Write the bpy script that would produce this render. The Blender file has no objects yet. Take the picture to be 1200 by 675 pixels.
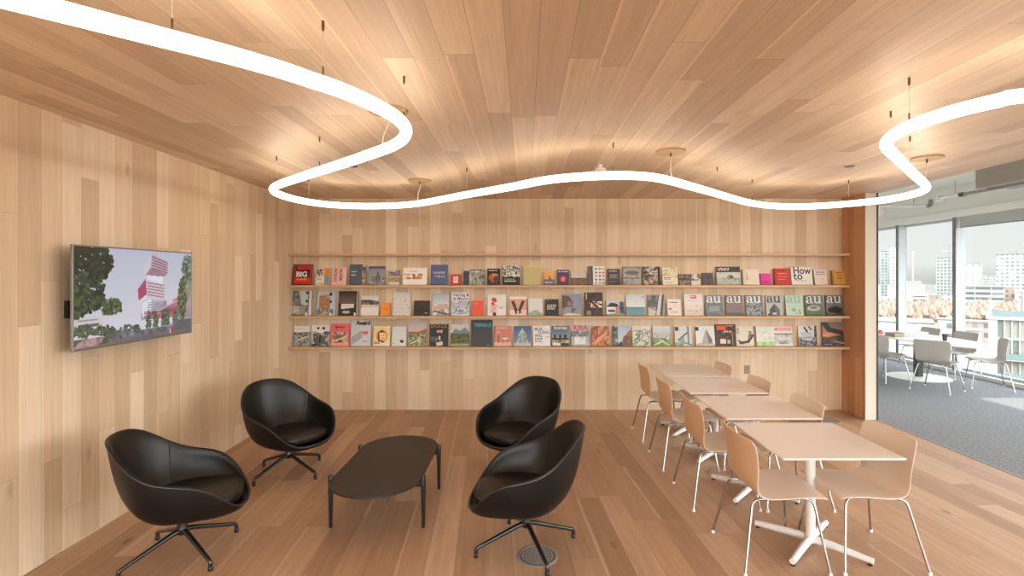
import bpy, bmesh, math, random
import numpy as np
from mathutils import Vector, Matrix
random.seed(7)
PI = math.pi
COL = bpy.context.scene.collection
CAM_H = 1.867      # camera height
D = 7.167          # back wall
H = 2.954          # wood ceiling
R = math.radians

# ---------------------------------------------------------------- objects
def tag(o, label=None, cat=None, group=None, kind=None):
    if label: o['label'] = label
    if cat: o['category'] = cat
    if group: o['group'] = group
    if kind: o['kind'] = kind
    return o

def empty(name, loc, rz=0.0, label=None, cat=None, group=None, kind=None):
    o = bpy.data.objects.new(name, None)
    o.empty_display_size = 0.1
    COL.objects.link(o)
    o.location = loc
    o.rotation_euler = (0, 0, rz)
    return tag(o, label, cat, group, kind)

def link(name, me, parent=None, mat=None):
    o = bpy.data.objects.new(name, me)
    COL.objects.link(o)
    if parent is not None: o.parent = parent
    if mat is not None:
        for m in (mat if isinstance(mat, (list, tuple)) else [mat]):
            me.materials.append(m)
    return o

def kids(o):
    return [c for c in bpy.data.objects if c.parent == o]

def copy_tree(o, parent=None):
    c = o.copy()
    COL.objects.link(c)
    if parent is not None: c.parent = parent
    for ch in kids(o):
        copy_tree(ch, c)
    return c

def srgb(r, g, b):
    def f(v):
        v = v / 255.0
        return v / 12.92 if v <= 0.04045 else ((v + 0.055) / 1.055) ** 2.4
    return (f(r), f(g), f(b))

# ---------------------------------------------------------------- mesh builder
class MB:
    def __init__(s): s.v = []; s.f = []; s.m = []
    def add(s, vs, fs, mi=0):
        k = len(s.v)
        s.v += [tuple(v) for v in vs]
        s.f += [tuple(i + k for i in f) for f in fs]
        s.m += [mi] * len(fs)
        return s
    def box(s, x0, x1, y0, y1, z0, z1, mi=0):
        vs = [(x0,y0,z0),(x1,y0,z0),(x1,y1,z0),(x0,y1,z0),(x0,y0,z1),(x1,y0,z1),(x1,y1,z1),(x0,y1,z1)]
        fs = [(3,2,1,0),(4,5,6,7),(0,1,5,4),(1,2,6,5),(2,3,7,6),(3,0,4,7)]
        return s.add(vs, fs, mi)
    def prism(s, pts, z0, z1, mi=0):
        n = len(pts)
        vs = [(x,y,z0) for x,y in pts] + [(x,y,z1) for x,y in pts]
        fs = [tuple(range(n))[::-1], tuple(range(n, 2*n))] + [(i,(i+1)%n,n+(i+1)%n,n+i) for i in range(n)]
        return s.add(vs, fs, mi)
    def tube(s, pts, r, n=12, caps=True, mi=0, closed=False):
        pts = [Vector(p) for p in pts]
        m = len(pts)
        rs = r if isinstance(r, (list, tuple)) else [r] * m
        up = None; rings = []
        for i, p in enumerate(pts):
            if closed: t = (pts[(i+1) % m] - pts[i-1]).normalized()
            elif i == 0: t = (pts[1] - p).normalized()
            elif i == m-1: t = (p - pts[i-1]).normalized()
            else: t = ((pts[i+1]-p).normalized() + (p-pts[i-1]).normalized()).normalized()
            if up is None:
                up = Vector((0,0,1)) if abs(t.z) < 0.9 else Vector((1,0,0))
            a = (up - t * up.dot(t)).normalized()
            b = t.cross(a)
            up = a
            rings.append([p + (a*math.cos(2*PI*k/n) + b*math.sin(2*PI*k/n)) * rs[i] for k in range(n)])
        vs = [v for rg in rings for v in rg]
        fs = []
        for i in range(m if closed else m-1):
            j = (i+1) % m
            for k in range(n):
                fs.append((i*n+k, i*n+(k+1)%n, j*n+(k+1)%n, j*n+k))
        if caps and not closed:
            fs.append(tuple(range(n))[::-1]); fs.append(tuple((m-1)*n+k for k in range(n)))
        return s.add(vs, fs, mi)
    def lathe(s, prof, n=32, c=(0,0,0), mi=0, ring=False):
        vs = []; fs = []
        for r, z in prof:
            for k in range(n):
                a = 2*PI*k/n
                vs.append((c[0]+r*math.cos(a), c[1]+r*math.sin(a), c[2]+z))
        m = len(prof)
        for i in range(m-1):
            for k in range(n):
                fs.append((i*n+k, i*n+(k+1)%n, (i+1)*n+(k+1)%n, (i+1)*n+k))
        if ring:
            for k in range(n): fs.append(((m-1)*n+k, (m-1)*n+(k+1)%n, (k+1)%n, k))
        else:
            fs.append(tuple(range(n))[::-1]); fs.append(tuple((m-1)*n+k for k in range(n)))
        return s.add(vs, fs, mi)
    def mesh(s, name, smooth=False):
        me = bpy.data.meshes.new(name)
        me.from_pydata(s.v, [], s.f)
        me.polygons.foreach_set('material_index', s.m)
        bm = bmesh.new(); bm.from_mesh(me)
        bmesh.ops.recalc_face_normals(bm, faces=bm.faces)
        bm.to_mesh(me); bm.free()
        if smooth:
            me.polygons.foreach_set('use_smooth', [True]*len(me.polygons))
            try: me.set_sharp_from_angle(angle=R(40))
            except Exception: pass
        me.update()
        return me
    def build(s, name, mat, parent=None, smooth=False, bevel=0.0):
        o = link(name, s.mesh(name, smooth), parent, mat)
        if bevel:
            b = o.modifiers.new('bevel', 'BEVEL'); b.width = bevel; b.segments = 2; b.limit_method = 'ANGLE'
        return o

def smooth_path(pts, n=8):
    """Catmull-Rom through the points."""
    P = [Vector(p) for p in pts]
    P = [P[0]*2-P[1]] + P + [P[-1]*2-P[-2]]
    out = []
    for i in range(1, len(P)-2):
        a, b, c, d = P[i-1], P[i], P[i+1], P[i+2]
        for k in range(n):
            t = k/n
            out.append(0.5*((2*b) + (c-a)*t + (2*a-5*b+4*c-d)*t*t + (3*b-a-3*c+d)*t**3))
    out.append(P[-2])
    return out

def round_corner(pts, r=0.03, n=5):
    """Polyline with its inner corners rounded."""
    P = [Vector(p) for p in pts]; out = [P[0]]
    for i in range(1, len(P)-1):
        a = (P[i-1]-P[i]); b = (P[i+1]-P[i])
        ra = min(r, a.length*.45); rb = min(r, b.length*.45)
        s_, e_ = P[i]+a.normalized()*ra, P[i]+b.normalized()*rb
        for k in range(n+1):
            t = k/n
            out.append(s_*(1-t)**2 + P[i]*2*t*(1-t) + e_*t*t)
    out.append(P[-1])
    return out

# ---------------------------------------------------------------- materials
def new_mat(name):
    m = bpy.data.materials.new(name); m.use_nodes = True
    nt = m.node_tree
    return m, nt, nt.nodes['Principled BSDF']

def plain(name, col, rough=0.5, metal=0.0, spec=0.5, coat=0.0, noise=0.0, nscale=40, bump=0.0, bscale=400):
    m, nt, p = new_mat(name)
    p.inputs['Base Color'].default_value = (*col, 1)
    p.inputs['Roughness'].default_value = rough
    p.inputs['Metallic'].default_value = metal
    p.inputs['Specular IOR Level'].default_value = spec
    p.inputs['Coat Weight'].default_value = coat
    tc = None
    if noise or bump:
        tc = nt.nodes.new('ShaderNodeTexCoord')
    if noise:
        n = nt.nodes.new('ShaderNodeTexNoise'); n.inputs['Scale'].default_value = nscale; n.inputs['Detail'].default_value = 4
        nt.links.new(tc.outputs['Object'], n.inputs['Vector'])
        r = nt.nodes.new('ShaderNodeValToRGB')
        r.color_ramp.elements[0].position = 0.3; r.color_ramp.elements[1].position = 0.7
        r.color_ramp.elements[0].color = (*[c*(1-noise) for c in col], 1)
        r.color_ramp.elements[1].color = (*[min(1, c*(1+noise)) for c in col], 1)
        nt.links.new(n.outputs['Fac'], r.inputs['Fac']); nt.links.new(r.outputs['Color'], p.inputs['Base Color'])
    if bump:
        n = nt.nodes.new('ShaderNodeTexNoise'); n.inputs['Scale'].default_value = bscale; n.inputs['Detail'].default_value = 3
        nt.links.new(tc.outputs['Object'], n.inputs['Vector'])
        b = nt.nodes.new('ShaderNodeBump'); b.inputs['Strength'].default_value = bump; b.inputs['Distance'].default_value = 0.002
        nt.links.new(n.outputs['Fac'], b.inputs['Height']); nt.links.new(b.outputs['Normal'], p.inputs['Normal'])
    return m

def emit(name, col, strength):
    m, nt, p = new_mat(name)
    p.inputs['Base Color'].default_value = (*col, 1)
    p.inputs['Emission Color'].default_value = (*col, 1)
    p.inputs['Emission Strength'].default_value = strength
    return m

class N:
    """tiny node helper"""
    def __init__(s, nt): s.nt = nt
    def math(s, op, a, b=None, c=None):
        n = s.nt.nodes.new('ShaderNodeMath'); n.operation = op
        for i, v in enumerate((a, b, c)):
            if v is None: continue
            if isinstance(v, (int, float)): n.inputs[i].default_value = v
            else: s.nt.links.new(v, n.inputs[i])
        return n.outputs[0]
    def xyz(s, x, y, z):
        n = s.nt.nodes.new('ShaderNodeCombineXYZ')
        for i, v in enumerate((x, y, z)):
            if isinstance(v, (int, float)): n.inputs[i].default_value = v
            else: s.nt.links.new(v, n.inputs[i])
        return n.outputs[0]
    def white(s, vec):
        n = s.nt.nodes.new('ShaderNodeTexWhiteNoise'); n.noise_dimensions = '3D'
        s.nt.links.new(vec, n.inputs['Vector']); return n.outputs['Value']
    def noise(s, vec, scale=1, detail=3, dist=0.0, rough=0.5):
        n = s.nt.nodes.new('ShaderNodeTexNoise')
        n.inputs['Scale'].default_value = scale; n.inputs['Detail'].default_value = detail
        n.inputs['Distortion'].default_value = dist; n.inputs['Roughness'].default_value = rough
        s.nt.links.new(vec, n.inputs['Vector']); return n.outputs['Fac']
    def ramp(s, fac, stops):
        n = s.nt.nodes.new('ShaderNodeValToRGB'); e = n.color_ramp.elements
        while len(e) < len(stops): e.new(0.5)
        for i, (p_, c) in enumerate(stops):
            e[i].position = p_; e[i].color = (*c, 1) if len(c) == 3 else c
        s.nt.links.new(fac, n.inputs['Fac']); return n.outputs['Color']
    def mix(s, fac, a, b, mode='MIX'):
        n = s.nt.nodes.new('ShaderNodeMix'); n.data_type = 'RGBA'; n.blend_type = mode
        if isinstance(fac, (int, float)): n.inputs[0].default_value = fac
        else: s.nt.links.new(fac, n.inputs[0])
        for i, v in ((6, a), (7, b)):
            if isinstance(v, tuple): n.inputs[i].default_value = (*v, 1)
            else: s.nt.links.new(v, n.inputs[i])
        return n.outputs[2]
    def map(s, v, a, b, c, d):
        n = s.nt.nodes.new('ShaderNodeMapRange')
        s.nt.links.new(v, n.inputs[0])
        for i, q in enumerate((a, b, c, d)): n.inputs[i+1].default_value = q
        return n.outputs[0]

def wood(name, along, across, pw, pl, stops, sap, rough=0.45, rot=0.0, seed=0.0, grain=0.22, seam=0.5, knots=0.5, stagger=0.0):
    """Boards of width pw and length about pl; every board has its own tone, grain and sometimes a pale sapwood edge."""
    m, nt, p = new_mat(name)
    n = N(nt)
    tc = nt.nodes.new('ShaderNodeTexCoord'); src = tc.outputs['Object']
    if rot:
        mp = nt.nodes.new('ShaderNodeMapping'); mp.inputs['Rotation'].default_value = (0, 0, rot)
        nt.links.new(src, mp.inputs['Vector']); src = mp.outputs['Vector']
    sp = nt.nodes.new('ShaderNodeSeparateXYZ'); nt.links.new(src, sp.inputs[0])
    u, w = sp.outputs[along], sp.outputs[across]
    wr = n.math('DIVIDE', n.math('ADD', w, 50.0), pw)
    row = n.math('FLOOR', wr); fw = n.math('SUBTRACT', wr, row)
    r1 = n.white(n.xyz(row, seed, 3.1))
    r3 = n.white(n.xyz(row, seed, 8.4))
    # boards of one row share a length between 0.7 and 1.5 times pl
    ul = n.math('DIVIDE', n.math('ADD', u, 50.0), n.math('MULTIPLY', n.math('ADD', n.math('MULTIPLY', r3, 0.9), 0.6), pl))
    ur = n.math('ADD', ul, n.math('MULTIPLY', r1, 17.0))
    cell = n.math('FLOOR', ur); fu = n.math('SUBTRACT', ur, cell)
    a = n.white(n.xyz(row, cell, seed + 1.7))
    b = n.white(n.xyz(row, cell, seed + 5.2))
    base = n.ramp(a, stops)
    gv = n.xyz(n.math('ADD', n.math('MULTIPLY', u, 1.6), n.math('MULTIPLY', a, 37.0)), n.math('MULTIPLY', w, 46.0), n.math('MULTIPLY', b, 19.0))
    g1 = n.noise(gv, 1.0, 5, 0.8, 0.6)
    gv2 = n.xyz(n.math('ADD', n.math('MULTIPLY', u, 0.9), n.math('MULTIPLY', b, 23.0)), n.math('MULTIPLY', w, 11.0), n.math('MULTIPLY', a, 9.0))
    g2 = n.noise(gv2, 1.0, 4, 1.6, 0.55)
    g = n.math('ADD', n.math('MULTIPLY', g1, 0.6), n.math('MULTIPLY', g2, 0.4))
    gm = n.map(g, 0.3, 0.7, 1.0 - grain, 1.0 + grain)
    col = n.mix(1.0, base, n.xyz(gm, gm, gm), 'MULTIPLY')
    # sapwood edge
    wob = n.math('ADD', fw, n.math('MULTIPLY', n.math('SUBTRACT', g2, 0.5), 0.25))
    sapm = n.math('MULTIPLY', n.math('LESS_THAN', wob, 0.12), n.math('GREATER_THAN', b, 0.62))
    col = n.mix(n.math('MULTIPLY', sapm, 0.75), col, sap)
    if knots:
        kv = n.xyz(n.math('MULTIPLY', u, 1.3), n.math('MULTIPLY', w, 3.4), seed)
        vo = nt.nodes.new('ShaderNodeTexVoronoi'); vo.inputs['Scale'].default_value = 1.0
        nt.links.new(kv, vo.inputs['Vector'])
        km = n.map(vo.outputs['Distance'], 0.02, 0.10, knots, 0.0)
        sel = n.math('GREATER_THAN', b, 0.45)
        dk = tuple(c*0.25 for c in stops[0][1])
        col = n.mix(n.math('MULTIPLY', km, sel), col, dk)
    # seams
    dw = n.math('MULTIPLY', n.math('MINIMUM', fw, n.math('SUBTRACT', 1.0, fw)), pw)
    du = n.math('MULTIPLY', n.math('MINIMUM', fu, n.math('SUBTRACT', 1.0, fu)), pl)
    sm = n.map(n.math('MINIMUM', dw, du), 0.0008, 0.0022, 1.0 - seam, 1.0)
    col = n.mix(1.0, col, n.xyz(sm, sm, sm), 'MULTIPLY')
    nt.links.new(col, p.inputs['Base Color'])
    p.inputs['Roughness'].default_value = rough
    bp = nt.nodes.new('ShaderNodeBump'); bp.inputs['Strength'].default_value = 0.15; bp.inputs['Distance'].default_value = 0.002
    nt.links.new(sm, bp.inputs['Height']); nt.links.new(bp.outputs['Normal'], p.inputs['Normal'])
    return m

def facade(name, wall, glass, wx, wz, fx, fz, seed=0, rough=0.6):
    """Rows of small windows on a far building."""
    m, nt, p = new_mat(name); n = N(nt)
    tc = nt.nodes.new('ShaderNodeTexCoord')
    sp = nt.nodes.new('ShaderNodeSeparateXYZ'); nt.links.new(tc.outputs['Object'], sp.inputs[0])
    wall = tuple(c*0.62 for c in wall); glass = tuple(c*0.55 for c in glass)
    u = n.math('DIVIDE', n.math('ADD', n.math('ADD', sp.outputs[0], sp.outputs[1]), 500.0), wx)
    v = n.math('DIVIDE', n.math('ADD', sp.outputs[2], 100.0), wz)
    fu = n.math('FRACT', u); fv = n.math('FRACT', v)
    mk = n.math('MULTIPLY', n.math('LESS_THAN', fu, fx), n.math('LESS_THAN', fv, fz))
    rnd = n.white(n.xyz(n.math('FLOOR', u), n.math('FLOOR', v), seed))
    gl = n.ramp(rnd, [(0.0, tuple(c*0.6 for c in glass)), (0.6, glass), (1.0, tuple(min(1, c*1.7) for c in glass))])
    geo = nt.nodes.new('ShaderNodeNewGeometry')
    sn = nt.nodes.new('ShaderNodeSeparateXYZ'); nt.links.new(geo.outputs['Normal'], sn.inputs[0])
    mk = n.math('MULTIPLY', mk, n.math('LESS_THAN', n.math('ABSOLUTE', sn.outputs[2]), 0.5))
    col = n.mix(mk, wall, gl)
    nt.links.new(col, p.inputs['Base Color'])
    p.inputs['Roughness'].default_value = rough
    return m

OAK = [(0.0, srgb(206,181,150)), (0.3, srgb(216,192,161)), (0.6, srgb(221,198,168)), (0.85, srgb(226,205,177)), (1.0, srgb(233,215,190))]
OAKC = [(0.0, srgb(196,171,145)), (0.3, srgb(210,186,160)), (0.6, srgb(218,196,170)), (1.0, srgb(227,207,183))]
OAKF = [(0.0, srgb(150,116,91)), (0.3, srgb(164,129,101)), (0.65, srgb(174,139,110)), (1.0, srgb(190,156,127))]
OAKS = [(0.0, srgb(176,130,94)), (0.5, srgb(190,142,104)), (1.0, srgb(200,154,116))]  # darker copy of the wall oak, the return's shade in its colour
M = {}
M['wood_left'] = wood('oak_wall_left', 2, 1, 0.155, 1.5, OAK, srgb(236,216,186), seed=1.0, rough=0.5, grain=0.12, seam=0.3, knots=0.35)
M['wood_back'] = wood('oak_wall_back', 2, 0, 0.155, 1.3, OAK, srgb(230,208,176), seed=2.0, rough=0.5, grain=0.12, seam=0.3, knots=0.5)
M['wood_side'] = wood('oak_wall_side_shaded', 2, 1, 0.155, 1.3, OAKS, srgb(206,162,122), seed=3.0, rough=0.5, grain=0.12, seam=0.3, knots=0.3)
M['wood_ceil'] = wood('oak_ceiling', 1, 0, 0.155, 1.6, OAKC, srgb(232,206,172), seed=4.0, rough=0.5, grain=0.14, seam=0.4, knots=0.35)
M['wood_floor'] = wood('oak_floor', 1, 0, 0.19, 1.7, OAKF, srgb(192,162,134), seed=5.0, rough=0.38, rot=R(-4), grain=0.2, seam=0.45, knots=0.8)
M['shelf'] = wood('oak_shelf', 0, 1, 0.4, 3.0, [(0, srgb(196,164,128)), (1, srgb(212,182,146))], srgb(214,186,150), seed=6.0, grain=0.1, seam=0.1, knots=0.0)
M['leather'] = plain('black_leather', (0.007, 0.006, 0.0055), 0.32, spec=0.4, bump=0.25, bscale=260)
M['leather_out'] = plain('black_leather_outside', (0.006, 0.0055, 0.0055), 0.42, spec=0.3, bump=0.2, bscale=260)
M['piping'] = plain('leather_piping', (0.02, 0.018, 0.017), 0.3, spec=0.7)
M['black_metal'] = plain('black_polished_metal', (0.012, 0.012, 0.013), 0.18, spec=0.6, coat=0.3)
M['black_wood'] = plain('dark_stained_tabletop', srgb(40, 31, 27), 0.42, noise=0.12, nscale=8)
M['black_leg'] = plain('black_stained_leg', (0.012, 0.011, 0.011), 0.4)
M['shell_in'] = plain('off_white_plastic', srgb(226, 210, 194), 0.42)
M['shell_out'] = plain('warm_lit_plastic', srgb(232, 196, 160), 0.42)  # outside of the white shells, warm bounce light mixed into the colour
M['shell_white'] = plain('office_white_plastic', srgb(178, 173, 168), 0.42)
M['chrome'] = plain('chrome', (0.50, 0.485, 0.47), 0.10, metal=1.0)
M['white_paint'] = plain('white_powder_coat', srgb(228, 226, 223), 0.4)
M['laminate'] = plain('white_laminate_top', srgb(230, 222, 217), 0.32)
M['white_wall'] = plain('white_paint_wall', srgb(226, 226, 220), 0.7)
M['grey_paint'] = plain('grey_duct_paint', srgb(150, 144, 136), 0.6)
M['alu'] = plain('anodised_aluminium', srgb(150, 150, 150), 0.4, metal=0.3)
M['alu_light'] = plain('light_mullion_paint', srgb(176, 184, 188), 0.45)
M['dark_metal'] = plain('dark_metal', srgb(66, 65, 64), 0.45, metal=0.2)
M['cap'] = plain('mullion_backlit_shade', srgb(120, 116, 112), 0.5)  # backlit shade of the mullion's inner face, as a darker colour
M['brass'] = plain('bronze_mount', srgb(120, 92, 62), 0.35, metal=0.7)
M['canopy'] = plain('sand_canopy_plate', srgb(176, 146, 106), 0.45)
M['cable'] = plain('pale_cable', srgb(214, 204, 190), 0.4)
M['carpet'] = plain('grey_carpet', srgb(116, 116, 119), 0.95, noise=0.34, nscale=38, bump=0.6, bscale=120)
M['blind'] = plain('grey_roller_blind', srgb(176, 180, 176), 0.8)
M['vent'] = plain('brushed_steel_grate', srgb(150, 147, 143), 0.4, metal=0.2)
M['vent_dark'] = plain('grate_slots', srgb(84, 82, 80), 0.6)
M['paper'] = plain('page_edges', srgb(214, 204, 188), 0.8)
M['tube'] = emit('warm_white_diffuser', (1.0, 0.89, 0.75), 7.5)
M['black_plastic'] = plain('black_plastic', (0.012, 0.012, 0.012), 0.45)
M['silver'] = plain('silver_bezel', srgb(150, 150, 152), 0.35, metal=0.8)

def glass_mat():
    m = bpy.data.materials.new('window_glass'); m.use_nodes = True
    nt = m.node_tree; nt.nodes.clear()
    o = nt.nodes.new('ShaderNodeOutputMaterial'); mx = nt.nodes.new('ShaderNodeMixShader')
    t = nt.nodes.new('ShaderNodeBsdfTransparent'); g = nt.nodes.new('ShaderNodeBsdfGlossy')
    t.inputs[0].default_value = (0.97, 0.99, 0.98, 1); g.inputs['Roughness'].default_value = 0.0
    mx.inputs[0].default_value = 0.05
    nt.links.new(t.outputs[0], mx.inputs[1]); nt.links.new(g.outputs[0], mx.inputs[2]); nt.links.new(mx.outputs[0], o.inputs[0])
    return m
M['glass'] = glass_mat()

def picture_mat(name, rough=0.5, emission=0.0):
    m, nt, p = new_mat(name)
    at = nt.nodes.new('ShaderNodeAttribute'); at.attribute_name = 'picture'
    p.inputs['Roughness'].default_value = rough
    if not emission:
        nt.links.new(at.outputs['Color'], p.inputs['Base Color'])
    else:
        p.inputs['Base Color'].default_value = (0.02, 0.02, 0.02, 1)
        nt.links.new(at.outputs['Color'], p.inputs['Emission Color'])
        p.inputs['Emission Strength'].default_value = emission
    return m
M['print'] = picture_mat('printed_cover', 0.45)
M['screen'] = picture_mat('lit_screen', 0.3, 0.92)

# ---------------------------------------------------------------- flat printed pictures (colour per small cell)
class Pic:
    def __init__(s, W, Hh, seed=0):
        s.W, s.H = W, Hh
        s.a = np.ones((Hh, W, 3)); s.rng = np.random.RandomState(seed)
        s.X, s.Y = np.meshgrid((np.arange(W)+.5)/W, (np.arange(Hh)+.5)/Hh)
    def put(s, mask, c): s.a[mask] = np.array(srgb(*c))
    def smooth(s, n, m):
        lo = s.rng.rand(m+2, n+2)
        gx = s.X*n; gy = s.Y*m
        ix = gx.astype(int); iy = gy.astype(int); fx = gx-ix; fy = gy-iy
        return (lo[iy,ix]*(1-fx)*(1-fy)+lo[iy,ix+1]*fx*(1-fy)+lo[iy+1,ix]*(1-fx)*fy+lo[iy+1,ix+1]*fx*fy)
    def ops(s, ops):
        X, Y = s.X, s.Y
        for o in ops:
            k = o[0]
            if k == 'b': s.put(np.ones_like(X, bool), o[1])
            elif k == 'r': s.put((X>=o[1])&(Y>=o[2])&(X<o[3])&(Y<o[4]), o[5])
            elif k == 'e': s.put(((X-o[1])/o[3])**2+((Y-o[2])/o[4])**2 < 1, o[5])
            elif k == 'p':
                pts = o[1]; ins = np.zeros_like(X, bool); j = len(pts)-1
                for i in range(len(pts)):
                    xi, yi = pts[i]; xj, yj = pts[j]
                    if yi != yj:
                        ins ^= ((yi > Y) != (yj > Y)) & (X < (xj-xi)*(Y-yi)/(yj-yi)+xi)
                    j = i
                s.put(ins, o[2])
            elif k == 'g':
                mk = (X>=o[1])&(Y>=o[2])&(X<o[3])&(Y<o[4])
                t = np.clip((Y-o[2])/(o[4]-o[2]), 0, 1)[...,None]
                cc = np.array(srgb(*o[5]))*(1-t)+np.array(srgb(*o[6]))*t
                s.a[mk] = cc[mk]
            elif k == 'n':      # blotches: region, colours, blotches across
                mk = (X>=o[1])&(Y>=o[2])&(X<o[3])&(Y<o[4])
                n = o[6]; q = .6*s.smooth(n, max(2, int(n*s.H/s.W))) + .4*s.smooth(n*2, max(2, int(2*n*s.H/s.W)))
                q = (q-q.min())/(q.max()-q.min()+1e-9)
                q = np.clip(q + .10*(s.rng.rand(*q.shape)-.5), 0, 1)
                tab = np.array([srgb(*c) for c in o[5]]); f = q*(len(tab)-1)
                i0 = np.clip(f.astype(int), 0, len(tab)-2); t = (f-i0)
                t = np.clip((t-.5)*1.5+.5, 0, 1)[...,None]
                cc = tab[i0]*(1-t)+tab[i0+1]*t
                s.a[mk] = cc[mk]
            elif k == 't':      # lines of small print too fine to read
                rows = o[6]; hh = (o[4]-o[2])/rows
                for r in range(rows):
                    x = o[1]; y = o[2]+r*hh
                    end = o[3] - s.rng.rand()*.25*(o[3]-o[1])
                    while x < end:
                        w = .04+.10*s.rng.rand()
                        s.put((X>=x)&(X<min(x+w, end))&(Y>=y)&(Y<y+hh*.62), o[5]); x += w+.035
            elif k == 'l':      # thick line
                x0, y0, x1, y1, t = o[1:6]
                asp = s.H/s.W
                dx, dy = x1-x0, (y1-y0)*asp; L2 = dx*dx+dy*dy+1e-9
                tt = np.clip(((X-x0)*dx+(Y-y0)*asp*dy)/L2, 0, 1)
                s.put(np.hypot(X-x0-tt*dx, (Y-y0)*asp-tt*dy) < t, o[6])
        return s
    def mesh(s, name, w, h):
        """grid in the XZ plane facing -Y, lower-left corner at the origin"""
        W, Hh = s.W, s.H
        xs = np.linspace(0, w, W+1); zs = np.linspace(h, 0, Hh+1)
        gx, gz = np.meshgrid(xs, zs)
        v = np.stack([gx, np.zeros_like(gx), gz], -1).reshape(-1, 3)
        i = np.arange(Hh)[:,None]*(W+1)+np.arange(W)[None,:]
        f = np.stack([i+W+1, i+W+2, i+1, i], -1).reshape(-1, 4)
        me = bpy.data.meshes.new(name)
        me.from_pydata(v.tolist(), [], f.tolist())
        at = me.attributes.new('picture', 'FLOAT_COLOR', 'FACE')
        col = np.concatenate([s.a.reshape(-1, 3), np.ones((W*Hh, 1))], 1)
        at.data.foreach_set('color', col.astype(np.float32).ravel())
        me.update()
        return me

def letters(txt, size, bold=0.0, depth=0.0004, spacing=1.0):
    cu = bpy.data.curves.new('lettering', 'FONT')
    cu.body = txt; cu.size = size; cu.offset = bold*size; cu.extrude = depth; cu.space_character = spacing
    cu.resolution_u = 3; cu.space_line = 0.8
    ob = bpy.data.objects.new('lettering', cu)
    me = bpy.data.meshes.new_from_object(ob)
    bpy.data.objects.remove(ob); bpy.data.curves.remove(cu)
    return me
# ================================================================ the room
FRONT = -3.2        # facade behind the camera
FAR = 14.0          # far end of the carpeted side
XG = 8.4            # window wall
XE = 4.6            # edge of the wooden room
CEIL2 = 3.617       # painted ceiling of the carpeted side

def xl(y): return -3.24 + (D - y) * 0.02705      # left wall face

def struct(name, mb, mat, parent=None, smooth=False, bevel=0.0):
    o = mb.build(name, mat, parent, smooth, bevel)
    if parent is None: o['kind'] = 'structure'
    return o

struct('floor', MB().box(-3.6, XE, FRONT, D + 0.1, -0.12, 0), M['wood_floor'])
struct('floor.001', MB().box(XE, XG + 0.2, FRONT, FAR, -0.12, 0), M['carpet'])
struct('ceiling', MB().box(-3.6, XE + 0.02, FRONT, D + 0.1, H, H + 0.12), M['wood_ceil'])
struct('ceiling.001', MB().box(XE - 0.3, XG + 0.3, FRONT, FAR, CEIL2, CEIL2 + 0.12), M['white_wall'])
m = MB(); m.prism([(xl(FRONT), FRONT), (xl(D + .05), D + .05), (xl(D + .05) - .12, D + .05), (xl(FRONT) - .12, FRONT)], 0.0, H)
struct('wall_left', m, M['wood_left'])
struct('wall_back', MB().box(xl(D) , 4.6, D, D + 0.14, 0, H), M['wood_back'])
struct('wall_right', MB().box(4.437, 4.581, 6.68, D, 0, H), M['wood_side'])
struct('trim_4', MB().box(4.437, 4.581, 6.668, 6.68, 0, H), plain('pale_painted_end', srgb(222,214,198), 0.5))
struct('wall_right.001', MB().box(4.45, 4.58, D + 0.14, FAR, 0, CEIL2), M['white_wall'])
struct('trim_1', MB().box(4.583, 4.599, 6.66, 6.70, 0, H), M['dark_metal'])
struct('wall_far', MB().box(4.45, XG + 0.3, FAR, FAR + 0.15, 0, CEIL2), M['white_wall'])
struct('trim_2', MB().box(XE - 0.004, XE + 0.016, FRONT, 6.66, 0.0, 0.004), M['alu'])
# ---- window wall on the right
struct('wall_windows', MB().box(XG - 0.12, XG + 0.2, FRONT, FAR, 3.14, CEIL2), M['white_wall'])
struct('trim_3', MB().box(XG - 0.17, XG + 0.1, FRONT, FAR, 3.0, 3.14), M['white_wall'], bevel=0.004)
struct('baseboard_right', MB().box(XG - 0.14, XG + 0.12, FRONT, FAR, 0, 0.07), M['white_wall'], bevel=0.004)
edges = [11.29 + 1.504 * k for k in range(-9, 2)]      # near face of every mullion
edges = [e for e in edges if e > FRONT]
for i, y in enumerate(edges):
    w = empty('window_%d' % (i + 1), (XG, y, 0.07), kind='structure')
    a = MB().box(-0.158, 0.02, 0.0, 0.07, 0, 2.93); a.build('mullion', M['alu_light'], w)
    a = MB().box(-0.168, -0.158, -0.003, 0.073, 0, 2.93); a.build('mullion_shade_face', M['cap'], w)  # thin skin carrying the backlit shade of the inner face
    a = MB().box(0.0, 0.012, 0.07, 1.504, 0.0, 2.93); a.build('pane', M['glass'], w)
    a = MB().box(-0.03, 0.05, 0.07, 1.504, 0.0, 0.05).box(-0.03, 0.05, 0.07, 1.504, 2.88, 2.93); a.build('frame', M['alu_light'], w)
# roller blinds, lowered a little in the nearer bays only
for i, y in enumerate([8.282, 6.778, 5.274]):
    b = empty('roller_blind', (XG - 0.10, y + 0.085, 2.80), label=[
        'grey roller blind lowered slightly at the rightmost visible window pane',
        'grey roller blind lowered at the window beyond the right picture edge',
        'grey roller blind lowered at the window nearest the white table row'][i], cat='blind', group='roller blinds on the window wall')
    MB().box(-0.003, 0.003, 0, 1.40, 0.0, 0.24).build('blind_fabric', M['blind'], b)
    MB().tube([(0, 0, 0), (0, 1.40, 0)], 0.011, 10).build('bottom_rail', M['alu'], b, True)
# ---- facade behind the camera: tall glazing
for i in range(6):
    x0 = -2.9 + i * 1.9
    w = empty('window_%d' % (20 + i), (x0, FRONT, 0), kind='structure')
    MB().box(-0.05, 0.05, -0.1, 0.02, 0, 3.0).build('mullion', M['alu_light'], w)
    MB().box(0.05, 1.85, -0.05, -0.04, 0.0, 2.95).build('pane', M['glass'], w)
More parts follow.
